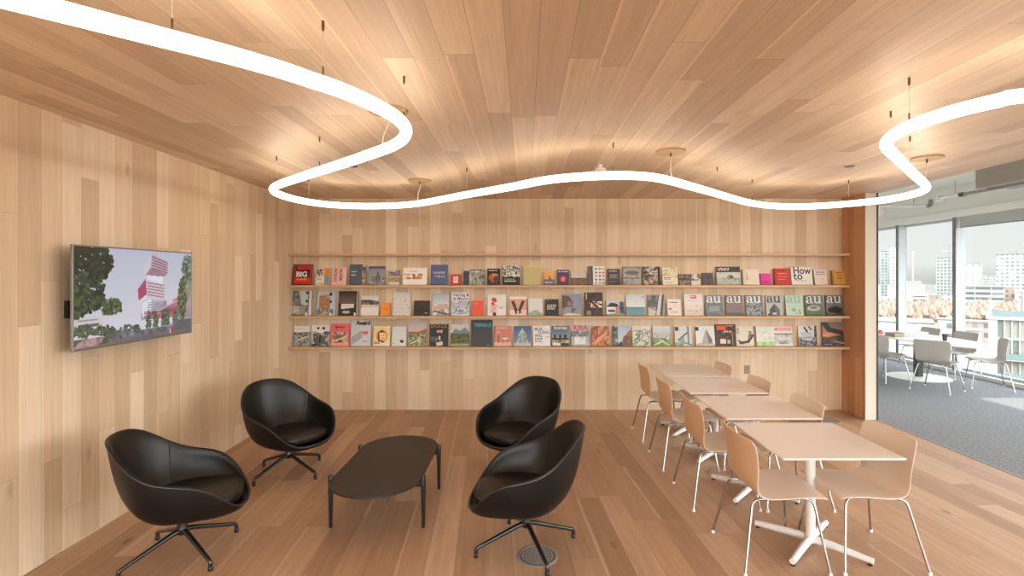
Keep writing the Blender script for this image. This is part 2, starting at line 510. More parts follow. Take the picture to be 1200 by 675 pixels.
# ---- unseen slab added outside to keep the sun off the far bays
struct('sun_blocker_slab', MB().box(XG + 0.25, XG + 1.95, 7.95, 22, 3.6, 3.78), M['white_wall'])

# ---- oak picture shelves
for z, lab in ((2.181, 'long oak shelf running empty above all the books'),
               (1.747, 'long oak shelf carrying the top row of books'),
               (1.323, 'long oak shelf carrying the middle row of books and magazines'),
               (0.900, 'lowest long oak shelf, carrying the bottom row of magazines')):
    s = MB().box(xl(D) + 0.012, 4.435, D - 0.18, D, z - 0.03, z).build('wall_shelf', M['shelf'], None, bevel=0.002)
    tag(s, lab, 'shelf', 'oak shelves on the back wall')

# ---- wall outlet under the shelves
o = empty('wall_outlet', (3.11, D, 0.565), label='small pale wall outlet low on the back wall behind the tables', cat='outlet')
MB().box(-0.04, 0.04, -0.008, 0, -0.06, 0.06).build('cover_plate', M['canopy'], o, bevel=0.003)
for dz in (-0.025, 0.025):
    MB().box(-0.017, 0.017, -0.010, -0.008, dz - 0.015, dz + 0.015).build('socket', M['grey_paint'], o)

# ---- round floor grilles
def floor_grille(loc, label):
    g = empty('floor_grille', loc, label=label, cat='floor vent', group='round floor grilles')
    MB().lathe([(0.118, 0.0), (0.137, 0.0), (0.137, 0.003), (0.133, 0.005), (0.12, 0.005), (0.118, 0.003)], 48, ring=True).build('rim', M['vent'], g, True)
    MB().lathe([(0.118, 0.0), (0.118, 0.001)], 48).build('pan', M['vent_dark'], g)
    b = MB()
    for r in (0.02, 0.04, 0.06, 0.08, 0.10):
        b.lathe([(r - 0.0065, 0.0025), (r + 0.0065, 0.0025), (r + 0.0065, 0.0045), (r - 0.0065, 0.0045)], 40, ring=True)
    for k in range(2):
        c, s_ = math.cos(k*PI/2), math.sin(k*PI/2)
        b.tube([(-0.116*c, -0.116*s_, 0.0035), (0.116*c, 0.116*s_, 0.0035)], 0.002, 6)
    b.build('rings', M['vent'], g)
    return g
floor_grille((0.085, 3.42, 0.0), 'round steel floor grille beneath the front right black lounge chair')
floor_grille((3.93, 6.62, 0.0), 'round steel floor grille in the far right corner behind the white chairs')

# ---- television
tv = empty('television', (-3.012, 4.02, 1.722), label='wide flat screen showing a stacked tower, on the left oak wall', cat='television')
TW, TH = 1.225, 0.722
MB().box(-0.035, -0.006, -TW/2 + .03, TW/2 - .03, -TH/2 + .02, TH/2 - .02).build('back_case', M['black_plastic'], tv, bevel=0.006)
b = MB(); e = 0.011
b.box(-0.016, 0.002, -TW/2, -TW/2 + e, -TH/2, TH/2).box(-0.016, 0.002, TW/2 - e, TW/2, -TH/2, TH/2)
b.box(-0.016, 0.002, -TW/2 + e, TW/2 - e, TH/2 - e, TH/2).box(-0.016, 0.002, -TW/2 + e, TW/2 - e, -TH/2, -TH/2 + 0.020)
b.build('bezel', M['silver'], tv, bevel=0.002)
pic = Pic(230, 132, 3)
SKY = (196,200,222)
G1, G2, G3, G4 = (30,42,30), (48,66,42), (74,92,58), (20,28,24)
pic.ops([('g',0,0,1,1,(186,189,208),(214,214,222)),
  # low blocks at left and right
  ('r',0,.70,.20,.84,(206,200,200)), ('r',.02,.73,.16,.745,(150,146,150)), ('r',.05,.775,.17,.80,(96,96,104)),
  ('p',[(.86,.50),(1,.44),(1,.84),(.86,.84)],(176,156,162)), ('n',.86,.52,1,.82,[(186,164,168),(150,132,140),(196,186,188)],9),
  # stacked tower of shifted boxes
  ('p',[(.50,.79),(.50,.72),(.86,.555),(.86,.80)],(170,96,116)),
  ('p',[(.52,.72),(.82,.58),(.86,.60),(.86,.66),(.50,.80)],(192,150,164)),
  ('p',[(.54,.745),(.55,.66),(.80,.585),(.80,.62)],(206,206,214)),
  ('p',[(.51,.60),(.59,.56),(.59,.73),(.51,.76)],(224,224,230)), ('p',[(.59,.56),(.735,.58),(.735,.66),(.59,.73)],(186,182,192)),
  ('p',[(.47,.44),(.54,.32),(.55,.50),(.48,.60)],(170,72,104)), ('p',[(.48,.60),(.47,.58),(.55,.50),(.55,.54)],(224,214,222)),
  ('p',[(.54,.32),(.71,.37),(.715,.58),(.55,.52)],(206,198,208)),
  ('p',[(.56,.28),(.70,.30),(.70,.39),(.55,.33)],(222,224,232)),
  ('p',[(.515,.20),(.595,.03),(.58,.20),(.52,.33)],(198,202,212)), ('p',[(.595,.03),(.75,.12),(.74,.27),(.58,.20)],(190,164,178)),
  ('p',[(.58,.20),(.74,.27),(.71,.30),(.54,.28)],(168,120,140))])
for k in range(5):
    pic.ops([('l',.60,.065+.034*k,.745,.135+.030*k,.004,(120,92,110))])
for k in range(5):
    pic.ops([('l',.555,.37+.034*k,.71,.405+.036*k,.004,(160,104,124)), ('l',.56,.60+.03*k,.735,.60+.012*k,.003,(136,128,142))])
for k in range(5):
    pic.ops([('l',.53,.78-.02*k,.86,.62+.03*k,.003,(128,66,86))])
rs = np.random.RandomState(5)
def tree(cx, cy, rx, ry, n, cols, r=.022):
    r *= .55
    for _ in range(int(n*2.4)):
        a = rs.rand()*2*PI; q = math.sqrt(rs.rand())
        x, y = cx+rx*q*math.cos(a), cy+ry*q*math.sin(a)
        s_ = r*(.5+rs.rand())
        pic.ops([('e', x, y, s_, s_*1.6, cols[rs.randint(len(cols))])])
tree(.10,.14,.17,.22,240,[G1,G2,G4,G1]); tree(.09,.46,.12,.20,150,[G1,G2,G4,G3]); tree(.26,.62,.08,.08,40,[G2,G3,(104,118,88)])
tree(.02,.62,.05,.1,30,[G1,G3])
tree(.96,.22,.06,.20,90,[(70,86,62),(96,110,84),(120,132,110),(58,74,54)],.018)
tree(.90,.58,.045,.26,110,[(64,82,48),(92,104,60),(120,118,72),(52,70,44)],.016); tree(.97,.45,.03,.10,30,[(130,140,116)],.015)
for x, w_, t in ((.63,.022,.74),(.705,.02,.70),(.745,.02,.70),(.565,.022,.76),(.46,.03,.86),(.38,.06,.84),(.30,.04,.90),(.83,.03,.74)):
    tree(x, (t+.90)/2+.02, w_, (.98-t)/2, 40, [(52,70,50),(76,96,70),(98,116,92)], .012)
tree(.06,.84,.07,.06,36,[(70,84,62),(90,104,80)],.016); tree(.20,.86,.09,.05,36,[(84,96,78),(60,72,56)],.016)
pic.ops([('p',[(.25,.93),(1,.86),(1,1),(0,1),(0,.95)],(150,148,156)), ('n',.22,.90,.80,.97,[(190,190,196),(120,120,128),(84,86,92),(160,158,164)],26),
  ('n',.80,.84,1,.97,[(120,116,124),(90,92,100),(140,134,140)],14),
  ('n',0,.92,.24,1,[(98,116,80),(70,84,60),(186,150,150),(120,110,104)],22), ('n',.24,.96,1,1,[(88,86,92),(112,110,116)],12),
  ('e',.79,.955,.012,.035,(206,30,76)), ('e',.79,.925,.006,.012,(60,40,40)), ('r',.77,.94,.78,.99,(220,220,224)),
  ('r',.33,.93,.337,.98,(60,60,70)), ('r',.52,.92,.526,.97,(70,60,70)), ('r',.61,.91,.616,.96,(150,60,70))])
me = pic.mesh('screen', TW - 2*e, TH - e - 0.020)
me.materials.append(M['screen'])
sc_ = bpy.data.objects.new('screen', me); COL.objects.link(sc_); sc_.parent = tv
sc_.rotation_euler = (0, 0, PI/2); sc_.location = (0.0005, -TW/2 + e, -TH/2 + 0.020)
mt = MB().box(-0.150, -0.10, -0.53, -0.42, -0.14, -0.02).box(-0.10, -0.035, -0.47, -0.45, -0.10, -0.06)
mt.box(-0.125, -0.10, -0.42, 0.40, -0.14, -0.11).box(-0.125, -0.10, -0.42, 0.40, -0.05, -0.02).box(-0.10, -0.035, 0.30, 0.34, -0.2, 0.16).box(-0.10, -0.035, -0.34, -0.30, -0.2, 0.16)
mt.build('wall_bracket', M['black_plastic'], tv)

# ================================================================ the light line
HL = 0.82
PX = [(-40,-14),(0,-4.5),(64,11.5),(160,36.3),(260,62),(330,82),(360,92.2),(397,104.5),(426.7,117),(449,128),(463.7,137),(473.5,147),(476,155),(470.7,164),(456.4,172.4),
 (433,181),(406.7,190),(371,201.5),(345,210),(329,215.5),(321,219.5),(320,223),(325,226.8),(341,232.2),(362,236.7),(389,240),(424,241.5),(460,241),(486.7,238.9),(513,234.5),(547,228),(597,219.4),
 (630,212.8),(655,209.2),(680,207.2),(702.6,206),(735,205.7),(759.6,207),(776,209.6),(792,213.5),(808.4,218),(833,225),(857,232),(873,236.4),(890,239.5),(907,241.3),(932,242.2),
 (957,241.4),(982,239.8),(1007,237.6),(1032,234.9),(1054.4,231.2),(1072,227),(1082.6,223),(1085.5,219.3),(1082.6,214.8),(1069,202.5),(1054.4,188),(1042.6,176.5),(1038.3,170.5),(1040,164.5),(1047,158.5),(1057,152.3),(1075.5,144.2),
 (1098,136.5),(1123,129),(1148.5,122.6),(1173.7,117),(1200,112)]
tp = [((px-615)*HL/(324-y), 600*HL/(324-y)) for px, y in PX]
tp = [(-2.55, 0.95), (-2.3, 1.05)] + tp[0:] + [(2.75, 2.22), (3.15, 2.0), (3.35, 1.55), (3.2, 1.0)]
# the line goes on behind the camera and closes its loop
tp += [(2.4, 0.2), (1.9, -0.6), (1.2, -1.3), (0.2, -1.5), (-0.9, -1.1), (-1.8, -1.4), (-2.55, -1.2), (-2.8, -0.5), (-2.85, 0.2), (-2.75, 0.75)]
path = []
pts = [Vector((x, y, CAM_H + HL)) for x, y in tp]
n = len(pts)
for i in range(n):
    a, b_, c, d = pts[i-1], pts[i], pts[(i+1) % n], pts[(i+2) % n]
    k = max(2, int((c-b_).length / 0.05))
    for j in range(k):
        t = j / k
        path.append(0.5*((2*b_) + (c-a)*t + (2*a-5*b_+4*c-d)*t*t + (3*b_-a-3*c+d)*t**3))
lamp = empty('pendant_lamp', (0, 3.3, CAM_H + HL), label='glowing white tube winding in loops below the oak ceiling', cat='light')
org = Vector((0, 3.3, CAM_H + HL))
MB().tube([p - org for p in path], 0.033, 14, closed=True).build('light_tube', M['tube'], lamp, True)

def nearest(x, y):
    return min(path, key=lambda p: (p.x-x)**2 + (p.y-y)**2)
HC = H - CAM_H
hang = [(377,32),(470,89),(325,183),(378,160),(378,207),(577,203),(720,170),(839,196),(880,210),(994,210),(1075,93),(1039,131),(1066,160),(200,-20),(1180,70)]
for px, y in hang:
    X, Y = (px-615)*HC/(324-y), 600*HC/(324-y)
    q = nearest(X, Y); q = Vector((q.x, q.y, 0))
    r = q - org; top = H - org.z
    r.z = 0
    c = MB().tube([(r.x, r.y, 0.028), (r.x, r.y, top)], 0.0017, 6).build('suspension_cable', M['cable'], lamp)
    MB().lathe([(0.005, top-0.042), (0.0065, top-0.03), (0.0065, top)], 12, (r.x, r.y, 0)).build('ceiling_mount', M['brass'], c, True)
    MB().lathe([(0.003, 0.034), (0.0045, 0.045), (0.0045, 0.065), (0.003, 0.075)], 10, (r.x, r.y, 0)).build('gripper', M['brass'], c, True)
for px, y in ((786,177),(1086.3,184.4),(492,211),(454.8,129)):
    X, Y = (px-615)*HC/(324-y), 600*HC/(324-y)
    q = nearest(X, Y)
    top = H - org.z
    c = MB().lathe([(0.125, top-0.016), (0.127, top-0.010), (0.127, top)], 40, (X, Y-3.3, 0)).build('canopy_plate', M['canopy'], lamp, True)
    P = smooth_path([(X, Y-3.3, top-0.014), (X+.004, Y-3.3, top-0.08), ((X+q.x)/2-.01, (Y+q.y)/2-3.3, 0.10), (q.x, q.y-3.3, 0.027)], 6)
    MB().tube(P, 0.0045, 8).build('power_cord', M['cable'], c, True)
    MB().tube([(X, Y-3.3, top-0.05), (X, Y-3.3, top-0.012)], 0.008, 10).build('cord_grip', M['brass'], c, True)

# ---- other things on the wood ceiling
s = empty('smoke_detector', (0.735, 4.98, H), label='small white detector on the oak ceiling above the light line', cat='detector')
MB().lathe([(0.018, 0.0), (0.018, -0.03), (0.05, -0.035), (0.055, -0.055), (0.045, -0.068), (0.02, -0.072)], 28).build('housing', M['white_paint'], s, True)
MB().lathe([(0.02, -0.071), (0.012, -0.078), (0.004, -0.08)], 20).build('sensor_cap', M['white_paint'], s, True)
s = empty('access_point', (0.735, 5.35, H), label='flat white wireless disc on the ceiling, half behind the light line', cat='wireless router')
MB().lathe([(0.10, 0.0), (0.11, -0.012), (0.10, -0.030), (0.04, -0.036)], 36).build('cover', M['white_paint'], s, True)
MB().lathe([(0.006, -0.0355), (0.006, -0.037)], 12).build('status_light', M['silver'], s)
for X, lab in ((3.2, 'dark round recessed downlight in the oak ceiling at the right'), (-1.69, 'dark round recessed downlight hidden behind the left loop of light')):
    s = empty('recessed_downlight', (X, 5.05, H), label=lab, cat='downlight', group='recessed downlights')
    MB().lathe([(0.036, 0), (0.046, 0), (0.046, -0.004), (0.038, -0.005), (0.036, -0.003)], 28, ring=True).build('trim_ring', M['dark_metal'], s, True)
    MB().lathe([(0.036, -0.001), (0.036, -0.002)], 24).build('lens', M['black_plastic'], s)

# ================================================================ services of the carpeted side
dct = empty('ceiling_duct', (7.0, 3.0, 3.232), label='grey boxed duct hanging from the white ceiling by the windows', cat='duct')
MB().box(0, 0.6, 0, 4.95, 0, CEIL2 - 3.232).build('casing', M['grey_paint'], dct, bevel=0.005)
MB().box(-0.01, 0.61, 4.95, 4.97, -0.01, CEIL2 - 3.232).build('end_flange', M['white_wall'], dct)
bar = empty('linear_light', (7.2, 4.0, 3.19), label='slim grey linear light bar hanging under the boxed duct', cat='light')
MB().box(-0.03, 0.03, 0, 4.44, 0, 0.05).build('housing', M['alu'], bar, bevel=0.006)
MB().box(-0.034, 0.034, 4.38, 4.47, -0.006, 0.058).build('end_cap', M['dark_metal'], bar, bevel=0.004)
for y in (0.4, 3.0, 3.55):
    MB().tube([(0, y, 0.05), (0, y, 0.06)], 0.012, 8).build('hanger', M['dark_metal'], bar)
pp = empty('ceiling_pipe', (7.0, 10.4, 3.30), label='thin white pipe crossing the ceiling toward the window wall', cat='pipe')
MB().tube([(-1.6, 0, 0), (1.16, 0, 0)], 0.028, 12).build('pipe', M['white_paint'], pp, True)
MB().tube(round_corner([(1.14, 0, 0), (1.24, 0, 0), (1.24, 0, 0.13)], 0.06), 0.033, 12).build('elbow', M['grey_paint'], pp, True)
for x in (-.9, .1, .9):
    MB().tube([(x, 0, 0.02), (x, 0, CEIL2 - 3.3)], 0.005, 6).build('hanger_rod', M['alu'], pp)
pp = empty('ceiling_pipe', (7.9, 9.4, 3.36), label='white pipe ending in a bracket just left of the grey duct', cat='pipe')
MB().tube([(0, -1.5, 0), (0, 0.35, 0)], 0.03, 12).build('pipe', M['white_paint'], pp, True)
MB().box(-.06, .06, 0.33, 0.40, -0.06, 0.05).build('bracket', M['white_wall'], pp, bevel=0.004)
for y in (-1.2, 0):
    MB().tube([(0, y, 0.02), (0, y, CEIL2 - 3.36)], 0.005, 6).build('hanger_rod', M['alu'], pp)
dd = empty('duct_outlet', (6.98, 10.12, 3.16), label='white round duct end beside the dark trim, by the window header', cat='duct')
MB().lathe([(0.115, -0.6), (0.115, 0.0), (0.10, 0.004), (0.10, -0.02)], 28).build('sleeve', M['white_paint'], dd, True)
for c_ in kids(dd): c_.rotation_euler = (PI/2, 0, 0)
MB().tube([(0, 0.3, 0.11), (0, 0.3, CEIL2 - 3.16)], 0.005, 6).build('hanger_rod', M['alu'], dd)
# ================================================================ lounge chairs (local +X is forward)
def interp(keys, a):
    for (a0, v0), (a1, v1) in zip(keys, keys[1:]):
        if a <= a1:
            t = (a - a0) / (a1 - a0); t = t*t*(3-2*t) * .35 + t * .65
            return v0 + (v1 - v0) * t
    return keys[-1][1]
RIM_H = [(0,.326),(16,.328),(28,.345),(40,.40),(52,.49),(64,.55),(78,.578),(92,.596),(106,.628),(120,.69),(134,.765),(148,.815),(163,.834),(180,.838)]
_tab = [interp(RIM_H, abs((k + 180) % 360 - 180)) for k in range(360)]
_tab = [sum(_tab[(k + j) % 360] for j in range(-9, 10)) / 19 for k in range(360)]
def rim(th):
    a = abs((th + 180) % 360 - 180)
    h = _tab[int(round(th)) % 360]
    c, s_ = math.cos(R(th)), math.sin(R(th))
    ax = 0.395 if c > 0 else 0.40
    e = 2.5 if c > 0 else 2.5 - 0.45*min(1, -c*1.3)
    r = (abs(c / ax) ** e + abs(s_ / 0.382) ** e) ** (-1 / e)
    return c, s_, r, h
def bez(p, t):
    a, b, c, d = p
    k = 1 - t
    return (a[0]*k**3 + 3*b[0]*k*k*t + 3*c[0]*k*t*t + d[0]*t**3, a[1]*k**3 + 3*b[1]*k*k*t + 3*c[1]*k*t*t + d[1]*t**3)
def shell_section(th, inset):
    """(r, z) from the centre to the rim; inset moves the curve inward for the lining"""
    c, s_, r, h = rim(th)
    r -= inset * 0.55
    zb = 0.272 + inset
    h -= inset * 0.10
    low = max(h - zb, 0.03)
    back = max(0.0, -c)
    return [(0, zb), (r * (0.72 - 0.06*back), zb - 0.012), (r * (0.98 - 0.12*back) - inset*.45, zb + 0.24*low), (r, h)]
def lounge_meshes():
    NT, NR = 72, 14
    def surf(inset, flip):
        m = MB(); vs = [(0, 0, 0.272 + inset)]
        for i in range(1, NR + 1):
            for k in range(NT):
                th = 360 * k / NT
                c, s_, r, h = rim(th)
                rr, z = bez(shell_section(th, inset), i / NR)
                vs.append((rr*c, rr*s_, z))
        fs = [(0, 1 + (k+1) % NT, 1 + k) for k in range(NT)]
        for i in range(NR - 1):
            for k in range(NT):
                a = 1 + i*NT + k; b = 1 + i*NT + (k+1) % NT
                fs.append((a, b, b + NT, a + NT))
        return vs, fs
    T = 0.042
    vo, fo = surf(0.0, False); vi, fi = surf(T, True)
    no = len(vo)
    m = MB()
    # rounded lip between outer and inner rim
    outer = vo[-NT:]; inner = vi[-NT:]
    lip = []
    for j in (1, 2, 3):
        t = j / 4
        ring = []
        for k in range(NT):
            a, b = Vector(outer[k]), Vector(inner[k])
            p = a.lerp(b, t); p.z += 0.012 * math.sin(PI * t)
            ring.append(tuple(p))
        lip.append(ring)
    out = MB(); out.add(vo, fo)
    inn = MB(); vv = list(vi); ff = list(fi)
    prev = list(range(len(vi) - NT, len(vi)))
    for ring in reversed(lip):
        cur = list(range(len(vv), len(vv) + NT)); vv += ring
        for k in range(NT): ff.append((prev[k], prev[(k+1) % NT], cur[(k+1) % NT], cur[k]))
        prev = cur
    cur = list(range(len(vv), len(vv) + NT)); vv += outer
    for k in range(NT): ff.append((prev[k], prev[(k+1) % NT], cur[(k+1) % NT], cur[k]))
    inn.add(vv, ff)
    pipe = MB(); pipe.tube([Vector(outer[k]) + Vector((outer[k][0], outer[k][1], 0)).normalized() * 0.001 for k in range(NT)], 0.0045, 8, closed=True)
    # seams on the inner shell at the arm joints
    seam = []
    for th in (116, -116):
        pts = []
        for i in range(6, 15):
            c, s_, r, h = rim(th)
            rr, z = bez(shell_section(th, T), i / 14)
            pts.append(((rr-0.001)*c, (rr-0.001)*s_, z + .001))
        seam.append(MB().tube(pts, 0.0035, 6))
    # seat cushion
    cush = MB(); NU = 56
    prof = [(0.0, .0), (0.55, .0), (0.90, .002), (0.985, .022), (1.0, .042), (0.985, .062), (0.93, .080), (0.80, .090), (0.5, .097), (0.0, .100)]
    vs = []; 
    for q, z in prof:
        for k in range(NU):
            th = 2*PI*k/NU; c, s_ = math.cos(th), math.sin(th)
            e = 2.7 if c > 0 else 2.1; ax = 0.36 if c > 0 else 0.225
            r = (abs(c/ax)**e + abs(s_/0.282)**e) ** (-1/e)
            x = r*q*c; y = r*q*s_
            vs.append((x, y, 0.335 + z + 0.012*(x/.37 if x > 0 else x*.6/.27)*(z > 0.03)))
    fs = []
    for i in range(len(prof) - 1):
        for k in range(NU):
            fs.append((i*NU+k, i*NU+(k+1) % NU, (i+1)*NU+(k+1) % NU, (i+1)*NU+k))
    fs.append(tuple(range(NU))[::-1]); fs.append(tuple((len(prof)-1)*NU+k for k in range(NU)))
    cush.add(vs, fs)
    cpipe = MB()
    ring = []
    for k in range(NU):
        th = 2*PI*k/NU; c, s_ = math.cos(th), math.sin(th)
        e = 2.7 if c > 0 else 2.1; ax = 0.36 if c > 0 else 0.225
        r = (abs(c/ax)**e + abs(s_/0.282)**e) ** (-1/e)
        ring.append((r*c*.985, r*s_*.985, 0.335 + 0.064 + 0.012*(r*c/.37 if c > 0 else r*c*.6/.27)))
    cpipe.tube(ring, 0.0035, 6, closed=True)
    return out, inn, pipe, seam, cush, cpipe
def make_lounge():
    t = empty('lounge_chair', (0, 0, 0))
    out, inn, pipe, seam, cush, cpipe = lounge_meshes()
    o = out.build('shell', M['leather_out'], t, True)
    l = inn.build('lining', M['leather'], t, True); l['label'] = 'smooth black leather inside of the bucket shell'
    for ob in (o, l):
        ob.data.polygons.foreach_set('use_smooth', [True]*len(ob.data.polygons))
    pipe.build('piping', M['piping'], o, True)
    for q in seam: q.build('stitched_seam', M['piping'], l, True)
    c = cush.build('seat_cushion', M['leather'], t, True)
    c.data.polygons.foreach_set('use_smooth', [True]*len(c.data.polygons))
    cpipe.build('cushion_piping', M['piping'], c, True)
    MB().lathe([(0.10, 0.285), (0.10, 0.272), (0.05, 0.262), (0.032, 0.25), (0.030, 0.20), (0.034, 0.185), (0.036, 0.155), (0.028, 0.14)], 28).build('pedestal', M['black_metal'], t, True)
    for k in range(4):
        a = PI/2 * k
        P = round_corner([(0.0, 0, 0.168), (0.06, 0, 0.160), (0.335, 0, 0.066), (0.358, 0, 0.058), (0.360, 0, 0.020)], 0.03, 5)
        rs_ = [0.018 - 0.005 * min(1, p.x/0.36) for p in P]
        lg = MB().tube(P, rs_, 12).build('leg', M['black_metal'], t, True)
        lg.rotation_euler = (0, 0, a)
        MB().lathe([(0.013, 0.0), (0.0155, 0.003), (0.0155, 0.020), (0.012, 0.026)], 16, (0.360, 0, 0)).build('glide', M['black_plastic'], lg, True)
    return t
lounge = make_lounge()
LC = [((-2.30, 3.44), 20, -32, 'black leather lounge chair nearest the television, at the front left'),
      ((-2.25, 4.88), -29, -27, 'black leather lounge chair at the back left corner, behind the front left one'),
      ((-0.05, 4.93), -130, -58, 'black leather lounge chair at the back right, farthest from the television'),
      ((0.012, 3.535), -180, -69, 'black leather lounge chair at the front right, legs over a round floor grille')]
for i, ((x, y), face, base, lab) in enumerate(LC):
    o = lounge if i == 0 else copy_tree(lounge)
    o.location = (x, y, 0); o.rotation_euler = (0, 0, R(face))
    tag(o, lab, 'chair', 'black lounge chairs round the coffee table')
    k = 0
    for c in kids(o):
        if c.name.startswith('leg'):
            c.rotation_euler = (0, 0, R(base - face) + k*PI/2); k += 1

# ================================================================ coffee table
ct = empty('coffee_table', (-1.10, 4.155, 0), label='low black oval coffee table between the four lounge chairs', cat='table')
TWx, TLy = 0.335, 0.345
pts = []
for s_ in (1, -1):
    for k in range(25):
        a = PI*k/24
        pts.append((s_*TWx*math.cos(a), s_*(TLy + 0.335*math.sin(a))))
MB().prism(pts, 0.353, 0.368).build('tabletop', M['black_wood'], ct, bevel=0.004)
for sx in (-1, 1):
    for sy in (-1, 1):
        MB().lathe([(0.011, 0.0), (0.013, 0.004), (0.0185, 0.30), (0.0185, 0.382), (0.016, 0.386)], 20, (sx*0.345, sy*0.345, 0)).build('leg', M['black_leg'], ct, True)
for sy in (-1, 1):
    MB().box(-0.345, 0.345, sy*0.345-0.011, sy*0.345+0.011, 0.305, 0.352).build('cross_rail', M['black_leg'], ct, bevel=0.003)
for sx in (-1, 1):
    MB().box(sx*0.20-0.01, sx*0.20+0.01, -0.334, 0.334, 0.318, 0.352).build('long_rail', M['black_leg'], ct, bevel=0.003)

# ================================================================ square pedestal tables
def make_table():
    t = empty('cafe_table', (0, 0, 0))
    w, d = 0.382, 0.387
    MB().box(-w, w, -d, d, 0.727, 0.740).build('tabletop', M['laminate'], t, bevel=0.002)
    MB().box(-0.17, 0.17, -0.025, 0.025, 0.714, 0.727).box(-0.025, 0.025, -0.17, 0.17, 0.714, 0.727).build('top_bracket', M['white_paint'], t, bevel=0.002)
    MB().lathe([(0.040, 0.03), (0.034, 0.075), (0.0315, 0.10), (0.0315, 0.714)], 28).build('column', M['white_paint'], t, True)
    for sx in (-1, 1):
        for sy in (-1, 1):
            q = 0.262
            P = [(0, 0, 0.048), (sx*0.1, sy*0.1, 0.046), (sx*q, sy*q, 0.030)]
            lg = MB().tube(P, [0.026, 0.025, 0.019], 14).build('foot', M['white_paint'], t, True)
            MB().lathe([(0.014, 0.0), (0.014, 0.012)], 14, (sx*(q-.012), sy*(q-.012), 0)).build('glide', M['black_plastic'], lg, True)
    return t
tab = make_table()
TY = [(6.19, 'white square pedestal table farthest back, nearest the bookshelves'),
      (5.34, 'white square pedestal table second from the bookshelves'),
      (4.455, 'white square pedestal table second nearest in the row'),
      (3.56, 'white square pedestal table nearest the camera, at the end of the row')]
for i, (y, lab) in enumerate(TY):
    o = tab if i == 0 else copy_tree(tab)
    o.location = (1.985, y, 0); tag(o, lab, 'table', 'white tables in a row')

# ================================================================ four-legged shell chairs (local +X is forward)
def shell_chair_mesh():
    """one moulded sheet: seat and back in a single sweep"""
    prof = [(.270,.466,.240,0), (.258,.478,.247,0), (.22,.483,.251,0), (.13,.475,.250,-.001), (.03,.462,.246,-.004), (-.06,.452,.241,-.007), (-.115,.453,.238,-.008), (-.150,.468,.236,-.006), (-.172,.500,.237,.002),
            (-.186,.545,.241,.010), (-.197,.595,.247,.017), (-.208,.655,.254,.022), (-.218,.715,.260,.025), (-.228,.77,.263,.025), (-.236,.805,.259,.024), (-.241,.826,.249,.022), (-.243,.834,.230,.020)]
    NU = 16; T = 0.009
    rows = []
    for x, z, hw, bow in prof:
        row = []
        for k in range(NU + 1):
            q = 2*k/NU - 1
            b = bow * (q*q)
            back = max(0, min(1, (z - .47) / .1)) if x < -.10 else 0
            # on the back the edges come forward; on the seat they turn up slightly at the rear, down at the front
            px = x + b*back*1.6
            pz = z + (abs(bow)*q*q if not back else 0)
            if x > .15: pz -= 0.010*q*q
            row.append(Vector((px, q*hw, pz)))
        rows.append(row)
    # normals
    m = len(rows)
    top = []; bot = []
    for i in range(m):
        for k in range(NU + 1):
            du = rows[min(i+1, m-1)][k] - rows[max(i-1, 0)][k]
            dv = rows[i][min(k+1, NU)] - rows[i][max(k-1, 0)]
            nn = dv.cross(du).normalized()
            if nn.z < -0.2 or (nn.x < 0 and abs(nn.z) < .6): nn = -nn
            top.append(rows[i][k] + nn*T/2); bot.append(rows[i][k] - nn*T/2)
    n = len(top); W = NU + 1
    mb = MB(); vs = top + bot
    f_in = []; f_out = []; rim_ = []
    for i in range(m - 1):
        for k in range(NU):
            a = i*W + k
            f_in.append((a, a+1, a+W+1, a+W)); f_out.append((n+a, n+a+W, n+a+W+1, n+a+1))
    loop = [k for k in range(W)] + [i*W+NU for i in range(1, m)] + [(m-1)*W+k for k in range(NU-1, -1, -1)] + [i*W for i in range(m-2, 0, -1)]
    for a, b in zip(loop, loop[1:] + loop[:1]):
        rim_.append((a, n+a, n+b, b))
    mb.v = [tuple(v) for v in vs]; mb.f = f_in + rim_ + f_out; mb.m = [0]*(len(f_in)+len(rim_)) + [1]*len(f_out)
    return mb
def make_shell_chair(name, inn, outm):
    t = empty(name, (0, 0, 0))
    o = shell_chair_mesh().build('seat_shell', [inn, outm], t, True)
    o.data.polygons.foreach_set('use_smooth', [True]*len(o.data.polygons))
    sd = o.modifiers.new('smooth', 'SUBSURF'); sd.levels = 1; sd.render_levels = 1
    r = 0.0085
    for sy in (-1, 1):
        yt, yb = 0.165, 0.275
        MB().tube([(0.15, sy*yt, 0.440), (-0.13, sy*yt, 0.434)], r, 10).build('side_rail', M['chrome'], t, True)
        for sx, xt, xb, zt in ((1, 0.15, 0.262, 0.440), (-1, -0.13, -0.268, 0.434)):
            P = round_corner([(xt, sy*yt, zt), (xt + sx*0.055, sy*(yt + 0.022), zt - 0.004), (xb, sy*yb, 0.012)], 0.05, 6)
            lg = MB().tube(P, r, 10).build('leg', M['chrome'], t, True)
            MB().lathe([(0.012, 0.0), (0.013, 0.004), (0.011, 0.016), (0.008, 0.022)], 14, (xb, sy*yb, 0)).build('glide', M['white_paint'], lg, True)
    for x, z in ((0.10, 0.444), (-0.09, 0.436)):
        MB().tube([(x, -0.165, z), (x, 0.165, z)], r*.9, 10).build('cross_bar', M['chrome'], t, True)
    return t
sc0 = make_shell_chair('side_chair', M['shell_in'], M['shell_out'])
